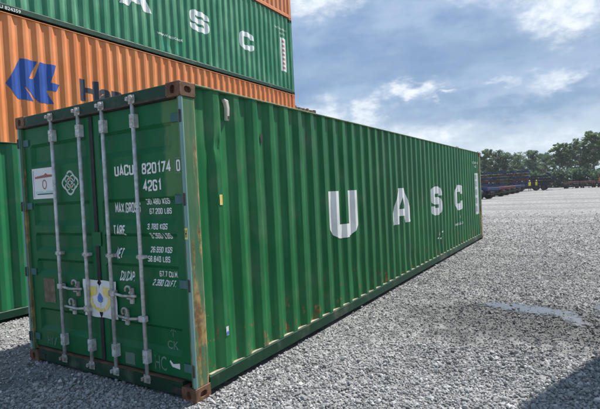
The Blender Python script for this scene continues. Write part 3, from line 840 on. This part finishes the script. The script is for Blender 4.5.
# notice sticker with its two bands and oval
st = lay('notice_sticker', rect(.178, .575, 1.722, 2.038), on_door(0), [], [], M['paper'], doors[0][0]); st['label'] = 'white notice sticker with brown and teal bands'
lay('notice_band', poly_bm([[(.23, 1.952), (.40, 1.966), (.43, 1.985), (.46, 1.966), (.575, 1.962), (.575, 1.942), (.23, 1.932)]]), on_door(0, .0045), [], [], M['inkred'], doors[0][0])
lay('notice_band', poly_bm([[(.23, 1.775), (.575, 1.775), (.575, 1.80), (.44, 1.80), (.40, 1.785), (.36, 1.80), (.23, 1.80)]]), on_door(0, .0045), [], [], M['inkteal'], doors[0][0])
lay('notice_line', rect(.26, .575, 1.764, 1.7745), on_door(0, .0045), [], [], M['inkblack'], doors[0][0])
lay('notice_oval', poly_bm(strokes([(.40 + .035 * math.cos(R(k * 30)), 1.868 + .045 * math.sin(R(k * 30))) for k in range(13)], .006)), on_door(0, .0045), [], [], M['inkred'], doors[0][0])
lay('notice_edge', rect(.20, .206, 1.74, 2.02), on_door(0, .0045), [], [], M['inkblue'], doors[0][0])
# four-lobed outline emblem
pts = [((.842 + (.094 + .013 * math.cos(R(4 * k * 10))) * math.cos(R(k * 10)) * 1.22), (1.862 + (.094 + .013 * math.cos(R(4 * k * 10))) * math.sin(R(k * 10)) * 1.05)) for k in range(37)]
em = lay('emblem', poly_bm(strokes(pts, .010)), on_door(0), [], [], M['emblem'], doors[0][0])
for (a, b, r) in ((.80, 1.90, .03), (.884, 1.90, .03), (.80, 1.825, .03), (.884, 1.825, .03), (.842, 1.862, .045)):
    lay('emblem_ring', poly_bm(strokes([(a + r * 1.25 * math.cos(R(k * 30)), b + r * 1.1 * math.sin(R(k * 30))) for k in range(13)], .006)), on_door(0, .0036), [], [], M['emblem'], doors[0][0])
for (a, b) in ((.842, 1.90), (.848, 1.828)):
    lay('emblem_spot', poly_bm([[(a + .018 * math.cos(R(k * 45)), b + .02 * math.sin(R(k * 45))) for k in range(8)]]), on_door(0, .0045), [], [], M['emblemo'], doors[0][0])
# two taped sheets over the middle seam, crumpled
for k, (a, b) in enumerate(((.985, 1.234), (1.237, 1.475))):
    nx, nz = 10, 14; V = []
    for j in range(nz + 1):
        for i in range(nx + 1):
            u, v = i / nx, j / nz; tear = 0
            if (k == 0 and u > .9) or (k == 1 and u < .1): tear = (.03 if k == 0 else -.03) * abs(math.sin(v * 9))
            V.append((a + (b - a) * u - W - tear * (v < .18 or v > .86), .030 + .0035 * math.sin(u * 6 + v * 5 + k) + .0025 * math.sin(v * 13 + k * 2), .578 + .35 * v + .002 * math.sin(u * 7)))
    F = [(j * (nx + 1) + i, j * (nx + 1) + i + 1, (j + 1) * (nx + 1) + i + 1, (j + 1) * (nx + 1) + i) for j in range(nz) for i in range(nx)]
    s_ = MB().add(V, F).build('taped_sheet', M['paper'], doors[k][0], smooth=True)
    def on_sheet(s, z, k=k, a=a, b=b):
        u = (s - a) / (b - a); v = (z - .578) / .35
        return Vector((s - W, .030 + .0035 * math.sin(u * 6 + v * 5 + k) + .0025 * math.sin(v * 13 + k * 2) - .003, z))
    ug = [a + (b - a) * i / 20 for i in range(21)]; vg = [.578 + .35 * i / 28 for i in range(29)]
    sg = -1 if k == 0 else 1                           # the print is nearly mirrored across the seam
    def q(*pts): return [[(1.235 + sg * x, z) for x, z in p] for p in pts]
    polys = [(q([(.045, .868), (.155, .862), (.168, .835), (.160, .795), (.120, .772), (.075, .785), (.052, .815)], [(.112, .765), (.150, .775), (.148, .715), (.110, .660), (.070, .648), (.075, .680), (.105, .712)], [(.068, .645), (.060, .672), (.004, .660), (.004, .628)]), 'yellow'),
             (q([(.003, .800), (.012, .812), (.046, .765), (.034, .728), (.003, .715)]), 'inkblue')]
    for pp, mm in polys: lay('print_mark', poly_bm(pp), on_sheet, ug, vg, M[mm], doors[k][0])
# yellow and black tag on the right post
MB().box(-.034, -.006, .0066, .0094, 1.33, 1.42).build('yellow_tag', M['yellow'], main)
MB().box(-.030, -.025, .0050, .0064, 1.345, 1.405).box(-.015, -.010, .0050, .0064, 1.345, 1.405).box(-.0249, -.0151, .0050, .0064, 1.370, 1.380).build('tag_print', M['inkblack'], main)

# ---- green container of the row behind, one high
GRP = 'shipping containers in the yard'
container('shipping_container', HS, (-4.40, -.55, 0), M['green3'], M['green2r'], 'plain', 'green container on the ground at the left edge, half hidden by the front container', GRP)
# ---- stack behind that
SX, SY = -6.95, .82
container('shipping_container', HS, (SX, SY, 0), M['gray'], M['gray'], 'plain', 'container at the bottom of the tall stack, hidden below the orange lettered one', GRP)
c_or = container('shipping_container', HH, (SX, SY, HS), M['orange'], M['orange'], 'orange', 'orange container with blue arrow emblem and dark lettering, under the green one', GRP, mcast=M['orange'])
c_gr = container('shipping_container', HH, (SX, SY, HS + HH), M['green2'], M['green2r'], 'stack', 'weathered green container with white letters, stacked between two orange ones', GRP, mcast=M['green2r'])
container('shipping_container', HH, (SX, SY, HS + 2 * HH), M['orange2'], M['orange2'], 'plain', 'orange container topmost in the stack, cut by the top of the picture', GRP, mcast=M['orange2'])
EM = [(2.231, 4.092), (2.533, 4.643), (2.864, 4.645), (2.85, 4.589), (2.679, 4.257), (2.777, 4.268), (2.808, 4.316), (2.914, 4.638), (3.284, 4.643), (3.14, 4.279), (3.138, 4.25), (3.347, 4.242), (3.248, 4.078), (3.035, 4.08), (3.177, 3.80), (2.861, 3.793), (2.60, 4.08), (2.584, 4.049), (2.766, 3.805), (2.426, 3.818)]
bm = bmesh.new(); fc = bm.faces.new([bm.verts.new((a - SY, b - HS, 0)) for a, b in EM]); bmesh.ops.triangulate(bm, faces=[fc])
lay('emblem', bm, on_side('orange'), UB, [.2 + i * .08 for i in range(34)], M['blue'], c_or)
side_text(c_or, 'orange', 'Hapag-Lloyd', 3.81 - SY, 3.83 - HS, 3.6, .64, M['navy'], bold=.045)
big_letters(c_gr, 'stack', [('U', 1.95, 2.75, 1.08, 1.70), ('A', 4.20, 5.19, 1.07, 1.70), ('S', 6.60, 7.43, 1.08, 1.69), ('C', 8.90, 9.69, 1.08, 1.68)], M['white2'])
lay('name_panel', rect(11.38, 11.74, .80, 2.06), on_side('stack'), UB, VB, M['white2'], c_gr)
for i in range(7): lay('panel_mark', rect(11.47, 11.66, .88 + i * .165, .97 + i * .165), on_side('stack', .006), UB, VB, M['red_l'], c_gr)
side_text(c_gr, 'stack', 'UACU 824359 1', 11.0, 2.34, .78, .075, M['white2']); side_text(c_gr, 'stack', '45G1', 11.33, 2.17, .36, .075, M['white2'])
side_text(c_gr, 'stack', 'www.uasc.net', 5.36, .60, .90, .075, M['white2'])
for pp in ([(5.5, .2), (5.78, .2), (5.75, .5), (5.48, .53)], [(6.0, .2), (6.22, .2), (6.24, .52), (5.98, .5)]): lay('repair_patch', poly_bm([pp]), on_side('stack'), UB, VB, M['tealp'], c_gr)
lm = MB().box(.0015, .003, .4, 1.3, .06, .12); lay('rail_mark', text_bm('UACU 824359', 1.15, .055, .62, .07), lambda u, v: Vector((-.003, u, v)), [], [], M['white2'], c_gr)
# ---- row further back: a folded flat rack lying on two containers, only its end shows
container('shipping_container', HS, (-9.49, 7.0, 0), M['brown'], M['brown'], 'plain', 'brown container at the bottom of the far stack, behind the front container', GRP)
container('shipping_container', HH, (-9.49, 7.0, HS), M['brown'], M['brown'], 'plain', 'brown container in the far stack, under the folded flat rack', GRP)
fr = empty('flat_rack', (-9.49, 7.0, HS + HH)); tag(fr, 'rusty folded flat rack end peeking over the green container roof', 'flat rack')
for y in (.089, L - .089):
    for x in (-.081, -W + .081):
        o = obj('corner_casting', casting_mesh(), M['cast'], fr); o.location = (x, y, .059)
        MB().box(x - .081, x + .081, y - .089, y + .089, .121, .50).build('end_block', M['dark'], fr, bevel=.01)
for x in (-.004, -W + .004):
    MB().box(x - .003, x + .003, .178, L - .178, .06, .44).build('side_beam', M['brown'], fr)
    s_ = -1 if x > -1 else 1
    for i in range(29): MB().box(x + s_ * .01 - .035, x + s_ * .01 + .035, .45 + i * .4, .60 + i * .4, .20, .445 + .04 * (i % 3 == 0)).build('stake_pocket', M['cast'], fr)
MB().box(-W + .10, -.10, .18, L - .18, .25, .30).build('deck', M['dark'], fr)
# ---- two unseen containers added past the right edge to shade the lower right corner
for z, lb in ((0, 'unseen container on the ground outside the right edge, added to cast the corner shadow'), (HH, 'unseen container stacked on another outside the right edge, added to cast the corner shadow')):
    container('shipping_container', HH, (3.65, 4.85 - W, z), M['pale'], M['pale'], 'plain', lb, GRP).rotation_euler = (0, 0, -math.pi / 2)  # laid crosswise to leave the sky open


# ------------------------------------------------------------------ chassis trailers and other yard things
M['blue_f'] = plain('blue_chassis_paint', (.012, .030, .11), (.022, .052, .17), 3, .5)
M['red_f'] = plain('red_chassis_paint', (.10, .020, .018), (.17, .04, .034), 3, .5)
M['navy_f'] = plain('navy_chassis_paint', (.008, .012, .028), (.018, .025, .05), 3, .5)
M['tyre'] = plain('tyre_rubber', (.012, .012, .012), (.03, .03, .03), 5, .8)
M['rim'] = plain('rim_steel', (.035, .035, .04), (.07, .07, .07), 5, .5, .3)
M['lamp'] = plain('red_lens', (.40, .02, .015), (.5, .03, .02), 5, .3)


def wheel(t, x, y, r=.50, wd=.26):
    mb = MB(); pr = [(-.5, .62), (-.5, .90), (-.38, 1.0), (.38, 1.0), (.5, .90), (.5, .62)]; n = 20
    V = [(x + a * wd, y + r * b * math.cos(2 * math.pi * k / n), r + r * b * math.sin(2 * math.pi * k / n)) for k in range(n) for a, b in pr]; q = len(pr)
    F = [(k * q + i, k * q + i + 1, ((k + 1) % n) * q + i + 1, ((k + 1) % n) * q + i) for k in range(n) for i in range(q - 1)]
    wh = mb.add(V, F).build('wheel', M['tyre'], t, smooth=False)
    MB().tube((x - wd * .36, y, r), (x + wd * .36, y, r), r * .62, n=16).tube((x - wd * .46, y, r), (x + wd * .46, y, r), r * .22, n=10).build('rim', M['rim'], wh)


def chassis(m_, m2, LEN=12.0, wheels=True, base=1.15):
    """skeletal container chassis; local +y runs from its rear end forward, z 0 on the ground"""
    t = empty('container_chassis', (0, 0, 0)); z1 = base; h = .34
    for sx in (-1, 1):
        x = sx * .42
        MB().box(x - .07, x + .07, .1, LEN - .1, z1 - h, z1 - h + .03).box(x - .07, x + .07, .1, LEN - .1, z1 - .03, z1).box(x - .012, x + .012, .1, LEN - .1, z1 - h + .03, z1 - .03).build('main_beam', m_, t)
    for y in (.06, LEN - .2): MB().box(-1.21, 1.21, y, y + .22, z1 - .26, z1 + .03).build('bolster', m2, t, bevel=.02)
    for i in range(7):
        y = 1.2 + i * (LEN - 2.4) / 6
        MB().box(-.40, .40, y - .05, y + .05, z1 - .25, z1 - .06).build('cross_member', m_, t)
    if wheels:
        for y in (1.25, 2.55):
            MB().tube((-1.0, y, .5), (1.0, y, .5), .07, n=8).build('axle', M['dark'], t)
            for sx in (-1, 1): MB().box(sx * .42 - .12, sx * .42 + .12, y - .4, y + .4, .5, z1 - h).build('suspension', M['dark'], t)
            for x in (-1.05, -.74, .74, 1.05): wheel(t, x, y)
        for sx in (-1, 1):
            MB().box(sx * .72 - .07, sx * .72 + .07, LEN - 3.1, LEN - 2.96, .05, z1 - .1).box(sx * .72 - .13, sx * .72 + .13, LEN - 3.16, LEN - 2.9, .0, .05).build('landing_leg', m_, t)
            MB().box(sx * 1.05 - .08, sx * 1.05 + .08, .03, .058, z1 - .17, z1 - .10).build('tail_light', M['lamp'], t)
        MB().box(-1.15, 1.15, .05, .15, .45, .56).box(-.75, -.67, .06, .14, .56, z1 - h).box(.67, .75, .06, .14, .56, z1 - h).build('bumper', M['dark'], t)
    else:
        for y in (1.25, 2.55): MB().box(-1.0, 1.0, y - .08, y + .08, z1 - h - .10, z1 - h).build('axle', M['dark'], t)
        for i in range(int(LEN / 1.6)): MB().box(-1.15, 1.15, 1.9 + i * 1.45 - .3 * (i % 2), 2.25 + i * 1.45, z1 - .30, z1 - .05).build('outrigger', M['dark'] if i % 3 else m_, t)
    return t


proto_b = chassis(M['blue_f'], M['blue_f']); proto_r = chassis(M['red_f'], M['red_f']); proto_n = chassis(M['blue_f'], M['red_f'])
flat_b = chassis(M['blue_f'], M['blue_f'], wheels=False, base=.44); flat_r = chassis(M['red_f'], M['red_f'], wheels=False, base=.44)
flat_n = chassis(M['navy_f'], M['navy_f'], LEN=6.5, wheels=False, base=.44)
_used = set()


def put(proto, loc, rz, label, group='container chassis parked across the yard', tilt=0):
    o = proto if proto.name not in _used else copy_tree(proto); _used.add(o.name)
    _used.add(proto.name); o.location = loc; o.rotation_euler = (tilt, 0, rz); tag(o, label, 'chassis', group); return o


RZ = R(90)                                            # forward end to the left
ORD = ['first', 'second', 'third', 'fourth', 'fifth', 'sixth', 'seventh', 'eighth', 'ninth', 'tenth', 'eleventh', 'twelfth', 'thirteenth', 'fourteenth', 'fifteenth', 'sixteenth', 'seventeenth', 'eighteenth', 'nineteenth', 'twentieth']
for i, (x, y, pr, rz) in enumerate([(-5.5, 49.5, proto_b, 68), (-5.5, 57.5, proto_n, 66), (-5.6, 62.5, proto_r, 64), (-5.6, 68.0, proto_b, 63), (-5.6, 73.0, proto_b, 62)]):
    put(pr, (x, y, 0), R(rz), ['nearest blue chassis, its wheeled rear end showing beside the green container', 'blue chassis with red bolsters, second in the row beside the green container', 'red chassis in the row beside the green container',
                               'blue chassis just behind the red one beside the green container', 'farthest blue chassis of the row beside the green container'][i])
put(proto_b, (-5.6, 84, 0), RZ, 'blue chassis on wheels at the bottom of the tall chassis pile')
pile = [('blue', flat_b), ('red', flat_r), ('blue', flat_b), ('red', flat_r), ('blue', flat_b)]
for i, (cn, pr) in enumerate(pile):
    put(pr, (-5.3 - .25 * (i % 2), 84 + .12 * (i % 3), 1.19 + i * .475), RZ, f'{cn} chassis frame, {ORD[i]} above the wheeled one in the tall pile', 'frames in the chassis pile')
put(proto_n, (-2.4, 90, 0), R(88), 'red and blue chassis carrying three short navy frames')
for i in range(3): put(flat_n, (-1.9 - .5 * i, 90, 1.19 + i * .475), RZ, f'short navy chassis frame, {ORD[i]} above the wheeled chassis under it', 'navy frames piled on a chassis')
put(chassis(M['navy_f'], M['navy_f'], LEN=3.0, wheels=False, base=.44), (-1.0, 88.0, .75), RZ, 'short navy chassis frame leaning against the navy pile', 'navy frames piled on a chassis', tilt=R(42))
for i in range(7):
    put(proto_r if i % 3 else proto_n, (.3 + i * 2.62, 95 + .4 * math.sin(i * 2.1), 0), R(1.5 * math.sin(i * 3)), f'chassis parked rear end first beyond the gravel, {ORD[i]} from the left in its row', 'chassis parked side by side')

# truck behind the right row
tk = empty('truck', (5.0, 111, 0), R(80)); tag(tk, 'orange and white truck behind the chassis row at the right edge', 'truck')
M['truck_o'] = plain('orange_truck_paint', (.50, .10, .03), (.58, .15, .05), 3, .4); M['truck_w'] = plain('white_truck_paint', (.62, .60, .55), (.72, .70, .66), 3, .4)
M['glass'] = plain('dark_glass', (.012, .016, .02), (.02, .025, .03), 2, .12, 0, 0)
MB().prism([(0, .75), (0, 1.55), (-.12, 1.7), (-.5, 2.65), (-1.9, 2.72), (-1.9, .75)], 'x', -1.15, 1.15).build('cab', M['truck_o'], tk, bevel=.05)
MB().prism([(-.155, 1.74), (-.50, 2.55), (-.53, 2.55), (-.20, 1.70)], 'x', -1.0, 1.0).build('windscreen', M['glass'], tk)
for sx in (-1, 1): MB().prism([(-.45, 1.75), (-.68, 2.45), (-1.3, 2.45), (-1.3, 1.75)], 'x', sx * 1.15, sx * 1.165).build('side_window', M['glass'], tk)
MB().box(-1.2, 1.2, -8.2, -2.2, 1.0, 2.1).build('load_bed', M['truck_w'], tk, bevel=.03)
MB().box(-.45, .45, -8.0, -.2, .6, .9).build('chassis_beam', M['dark'], tk)
for y in (-.95, -5.6, -6.9):
    for x in (-1.02, 1.02): wheel(tk, x, y)


# people in yellow vests
M['skin'] = plain('skin', (.36, .22, .15), (.42, .27, .19), 6, .6); M['cloth'] = plain('dark_trousers', (.02, .025, .035), (.04, .045, .055), 8, .9)
M['vest'] = plain('yellow_vest', (.72, .62, .03), (.80, .70, .06), 8, .7); M['hat'] = plain('yellow_helmet', (.6, .5, .05), (.66, .56, .08), 8, .4)


def person(loc, rz, label):
    me = bpy.data.meshes.new('person')
    J = [((0, 0, .95), .15), ((0, 0, 1.18), .14), ((0, 0, 1.42), .16), ((0, 0, 1.54), .06), ((0, .01, 1.66), .10),
         ((.10, 0, .90), .10), ((.12, .03, .50), .065), ((.13, 0, .08), .045), ((.13, .13, .04), .04), ((-.10, 0, .90), .10), ((-.14, .05, .50), .065), ((-.15, .10, .08), .045), ((-.15, .23, .04), .04),
         ((.20, 0, 1.40), .07), ((.27, -.03, 1.12), .05), ((.26, .10, .90), .04), ((-.20, 0, 1.40), .07), ((-.27, 0, 1.12), .05), ((-.24, .16, .95), .04), ((.26, .13, .82), .035), ((-.23, .22, .88), .035)]
    E_ = [(0, 1), (1, 2), (2, 3), (3, 4), (0, 5), (5, 6), (6, 7), (7, 8), (0, 9), (9, 10), (10, 11), (11, 12), (2, 13), (13, 14), (14, 15), (2, 16), (16, 17), (17, 18), (15, 19), (18, 20)]
    me.from_pydata([j[0] for j in J], E_, []); o = obj('person', me, M['cloth']); o.location = loc; o.rotation_euler = (0, 0, rz)
    o.modifiers.new('skin', 'SKIN')
    for v, j in zip(me.skin_vertices[0].data, J): v.radius = (j[1], j[1] * .85)
    me.skin_vertices[0].data[0].use_root = True
    o.modifiers.new('sub', 'SUBSURF').levels = 1
    tag(o, label, 'person', 'people in yellow vests')
    n = 14; rings = [(.92, .185, .150), (1.15, .175, .145), (1.35, .205, .160), (1.46, .185, .130), (1.50, .09, .08)]
    V = [(a * 1.05 * math.cos(2 * math.pi * k / n), b * 1.1 * math.sin(2 * math.pi * k / n), z) for z, a, b in rings for k in range(n)]
    MB().add(V, [(j * n + k, j * n + (k + 1) % n, (j + 1) * n + (k + 1) % n, (j + 1) * n + k) for j in range(len(rings) - 1) for k in range(n)]).build('vest', M['vest'], o, smooth=True)
    hr = [(1.56, .08), (1.62, .098), (1.70, .102), (1.76, .08), (1.785, .03)]
    V = [(a * .9 * math.cos(2 * math.pi * k / n), .01 + a * math.sin(2 * math.pi * k / n), z) for z, a in hr for k in range(n)]
    F = [(j * n + k, j * n + (k + 1) % n, (j + 1) * n + (k + 1) % n, (j + 1) * n + k) for j in range(len(hr) - 1) for k in range(n)]
    MB().add(V, F).tube((0, .10, 1.665), (0, .125, 1.65), .018, .012, 6).build('face', M['skin'], o, smooth=True)
    V = [(a * math.cos(2 * math.pi * k / n), .01 + a * 1.1 * math.sin(2 * math.pi * k / n), z) for z, a in ((1.70, .135), (1.715, .115), (1.78, .095), (1.82, .05), (1.83, .01)) for k in range(n)]
    MB().add(V, [(j * n + k, j * n + (k + 1) % n, (j + 1) * n + (k + 1) % n, (j + 1) * n + k) for j in range(4) for k in range(n)]).build('helmet', M['hat'], o, smooth=True)
    return o


person((-5.15, 81.0, 0), R(200), 'worker in a yellow vest standing in front of the chassis pile')
person((-4.35, 83.5, 0), R(150), 'worker in a yellow vest farther right, beside the navy frames')


# ------------------------------------------------------------------ trees
def leaf_mat(name, c1, c2):
    m, t, b = mat(name, .6, spec=.25)
    tone = t.new('ShaderNodeAttribute', attribute_name='tone').outputs['Fac']
    t.put(b.inputs['Base Color'], t.mix(tone, (*c1, 1), (*c2, 1)))
    tr = t.new('ShaderNodeBsdfTranslucent'); t.put(tr.inputs[0], t.mix(tone, (*c1, 1), (*c2, 1)))
    mx = t.new('ShaderNodeMixShader'); mx.inputs[0].default_value = .5
    t.l.new(b.outputs[0], mx.inputs[1]); t.l.new(tr.outputs[0], mx.inputs[2])
    t.l.new(mx.outputs[0], t.n['Material Output'].inputs[0])
    return m


LEAF = [leaf_mat('leaves_olive', (.075, .13, .055), (.18, .26, .115)), leaf_mat('leaves_deep', (.048, .10, .055), (.115, .185, .095)), leaf_mat('leaves_grey', (.09, .145, .085), (.19, .265, .155))]
M['bark'] = plain('bark', (.10, .085, .07), (.20, .17, .14), 5, .9, 0, .4)


def leaves_mesh(centres, per, size, rng):
    Vs, T = [], []
    for c, r in centres:
        d = rng.normal(size=(per, 3)); d /= np.linalg.norm(d, axis=1)[:, None]
        p = np.array(c) + d * (rng.random(per) ** .45)[:, None] * np.array([r, r, r * .72])
        u = rng.normal(size=(per, 3)); u /= np.linalg.norm(u, axis=1)[:, None]
        q = rng.normal(size=(per, 3)); v = np.cross(u, q); v /= np.linalg.norm(v, axis=1)[:, None]
        s = rng.uniform(.5, 1.2, per)[:, None] * size
        Vs.append(np.stack([p - u * s, p + v * s * .55, p + u * s, p - v * s * .55], 1)); T.append(np.clip(rng.normal(.5, .2) + rng.normal(0, .2, per), 0, 1))
    V = np.concatenate(Vs).reshape(-1, 3); n = len(V) // 4
    me = bpy.data.meshes.new('crown'); me.from_pydata(V.tolist(), [], np.arange(4 * n).reshape(-1, 4).tolist())
    at = me.attributes.new('tone', 'FLOAT', 'FACE'); at.data.foreach_set('value', np.concatenate(T).astype(np.float32))
    return me


def tree_meshes(seed, h, spread, low):
    """trunk, limbs and a crown of leaf clumps for a tree of height h"""
    rng = np.random.default_rng(seed); mb = MB(); cl = []
    top = Vector((rng.normal(0, .3), rng.normal(0, .3), h * .86)); prev = Vector((0, 0, 0)); r = h * .020; path = []
    for i in range(1, 7):
        f_ = i / 6; p = Vector((top.x * f_ + rng.normal(0, .10), top.y * f_ + rng.normal(0, .10), top.z * f_))
        mb.tube(prev, p, r, r * .80, 8, False); r *= .80; prev = p; path.append(p)
    nl = 15
    for i in range(nl):
        z = h * (low + (.93 - low) * (i + .5) / nl); f_ = (z / h - low) / (1 - low)
        rad = spread * (.55 + .75 * math.sin(math.pi * min(1, .22 + f_ * .80))) * rng.uniform(.55, 1.1)
        a = i * 2.4 + rng.uniform(-.5, .5)
        s0 = Vector((top.x * z / h * .8, top.y * z / h * .8, z * .86)); e = Vector((s0.x + rad * math.cos(a), s0.y + rad * math.sin(a), z + rng.uniform(-.3, .5)))
        mid = s0.lerp(e, .5) + Vector((0, 0, .25)); mb.tube(s0, mid, h * .007, h * .005, 6, False).tube(mid, e, h * .005, h * .002, 6, False)
        k = int(rng.integers(3, 6))
        for j in range(k):
            q = s0.lerp(e, .45 + .6 * j / k); cl.append(((q.x + rng.normal(0, .4), q.y + rng.normal(0, .4), q.z + rng.normal(.1, .35)), rng.uniform(.5, 1.05) * spread * .40))
    for j in range(5): cl.append(((top.x + rng.normal(0, .5), top.y + rng.normal(0, .5), h * rng.uniform(.84, .95)), spread * .34))
    return mb.mesh('trunk', smooth=True), leaves_mesh(cl, 48, .14 + h * .008, rng)


TR = [tree_meshes(s, 12, sp, lo) for s, sp, lo in ((1, 2.6, .32), (2, 2.3, .40), (3, 3.0, .28), (4, 2.4, .48), (5, 2.8, .36), (6, 2.1, .30), (8, 1.55, .52), (9, 1.7, .45))]
CAMX, CAMY, FPX = 2.7075, -2.6665, 465.84


def tree(x, y, h, k, lm, label, wide=1.0):
    t = empty('tree', (x, y, 0), random.uniform(0, 6.28)); t.scale = (h / 12 * wide, h / 12 * wide, h / 12)
    tag(t, label, 'tree', 'trees along the far edge of the yard')
    obj('trunk', TR[k][0], M['bark'], t); obj('crown', TR[k][1], LEAF[lm], t)
    return t


# front row, left to right: (bearing from straight ahead in degrees, distance, height)
FRONT = [(-13.4, 132, 11.6), (-12.2, 128, 10.6), (-10.9, 130, 10.2), (-9.6, 126, 10.7), (-8.5, 129, 10.0), (-7.5, 131, 9.6), (-6.4, 134, 8.8), (-4.9, 126, 9.6), (-3.9, 133, 8.4), (-2.6, 127, 10.2), (-1.6, 130, 10.9), (-.5, 126, 11.4), (.7, 124, 12.0), (2.0, 128, 12.6), (3.4, 127, 12.0), (5.0, 130, 12.3)]
for i, (a, d, h) in enumerate(FRONT):
    tree(CAMX + d * math.sin(R(a)), CAMY + d * math.cos(R(a)), h * (1.06 if i in (0, 9, 12) else 1), {0: 6, 3: 7, 9: 6, 12: 7, 10: 6}.get(i, i % 6), (0, 2, 1, 0, 1, 2)[i % 6], f'leafy tree in the front of the tree line, {ORD[i]} from the left', 1.12 + .12 * math.sin(i * 1.7))
for i in range(14):
    a = -14 + i * 1.45; d = 142 + 4 * math.sin(i * 2.2)
    tree(CAMX + d * math.sin(R(a)), CAMY + d * math.cos(R(a)), (9.4 + 1.0 * math.sin(i * 1.3)) * (1.18 if a > -2 else 1), (i * 5 + 2) % 6, 1, f'darker tree behind the front of the tree line, {ORD[i]} from the left', 1.1)
rng = np.random.default_rng(77)
BU = [leaves_mesh([((rng.normal(0, 1.3), rng.normal(0, .8), rng.uniform(.4, 2.6)), rng.uniform(.8, 1.3)) for _ in range(22)], 60, .26, rng) for _ in range(3)]
for i in range(15):
    a = -13.6 + i * 1.3; d = 119 + 2.5 * math.sin(i * 1.9)
    b = obj('bush', BU[i % 3], LEAF[1]); b.location = (CAMX + d * math.sin(R(a)), CAMY + d * math.cos(R(a)), -.15); b.rotation_euler = (0, 0, i * 1.1); s_ = 1.15 + .25 * math.sin(i * 2.3); b.scale = (s_ * 1.1, s_, s_)
    tag(b, f'dark undergrowth bush below the tree line, {ORD[i]} from the left', 'bush', 'undergrowth below the trees')


# ------------------------------------------------------------------ summer haze over the yard
hm = bpy.data.materials.new('haze'); hm.use_nodes = True
ht = hm.node_tree; ht.nodes.remove(ht.nodes['Principled BSDF'])
pvn = ht.nodes.new('ShaderNodeVolumePrincipled'); pvn.inputs['Color'].default_value = (.86, .92, 1, 1); pvn.inputs['Density'].default_value = .00035
pvn.inputs['Anisotropy'].default_value = .2
ht.links.new(pvn.outputs[0], ht.nodes['Material Output'].inputs['Volume'])
tag(MB().box(-120, 120, -40, 190, -1, 18).build('haze', hm), 'thin pale haze hanging over the whole yard', None, kind='stuff')
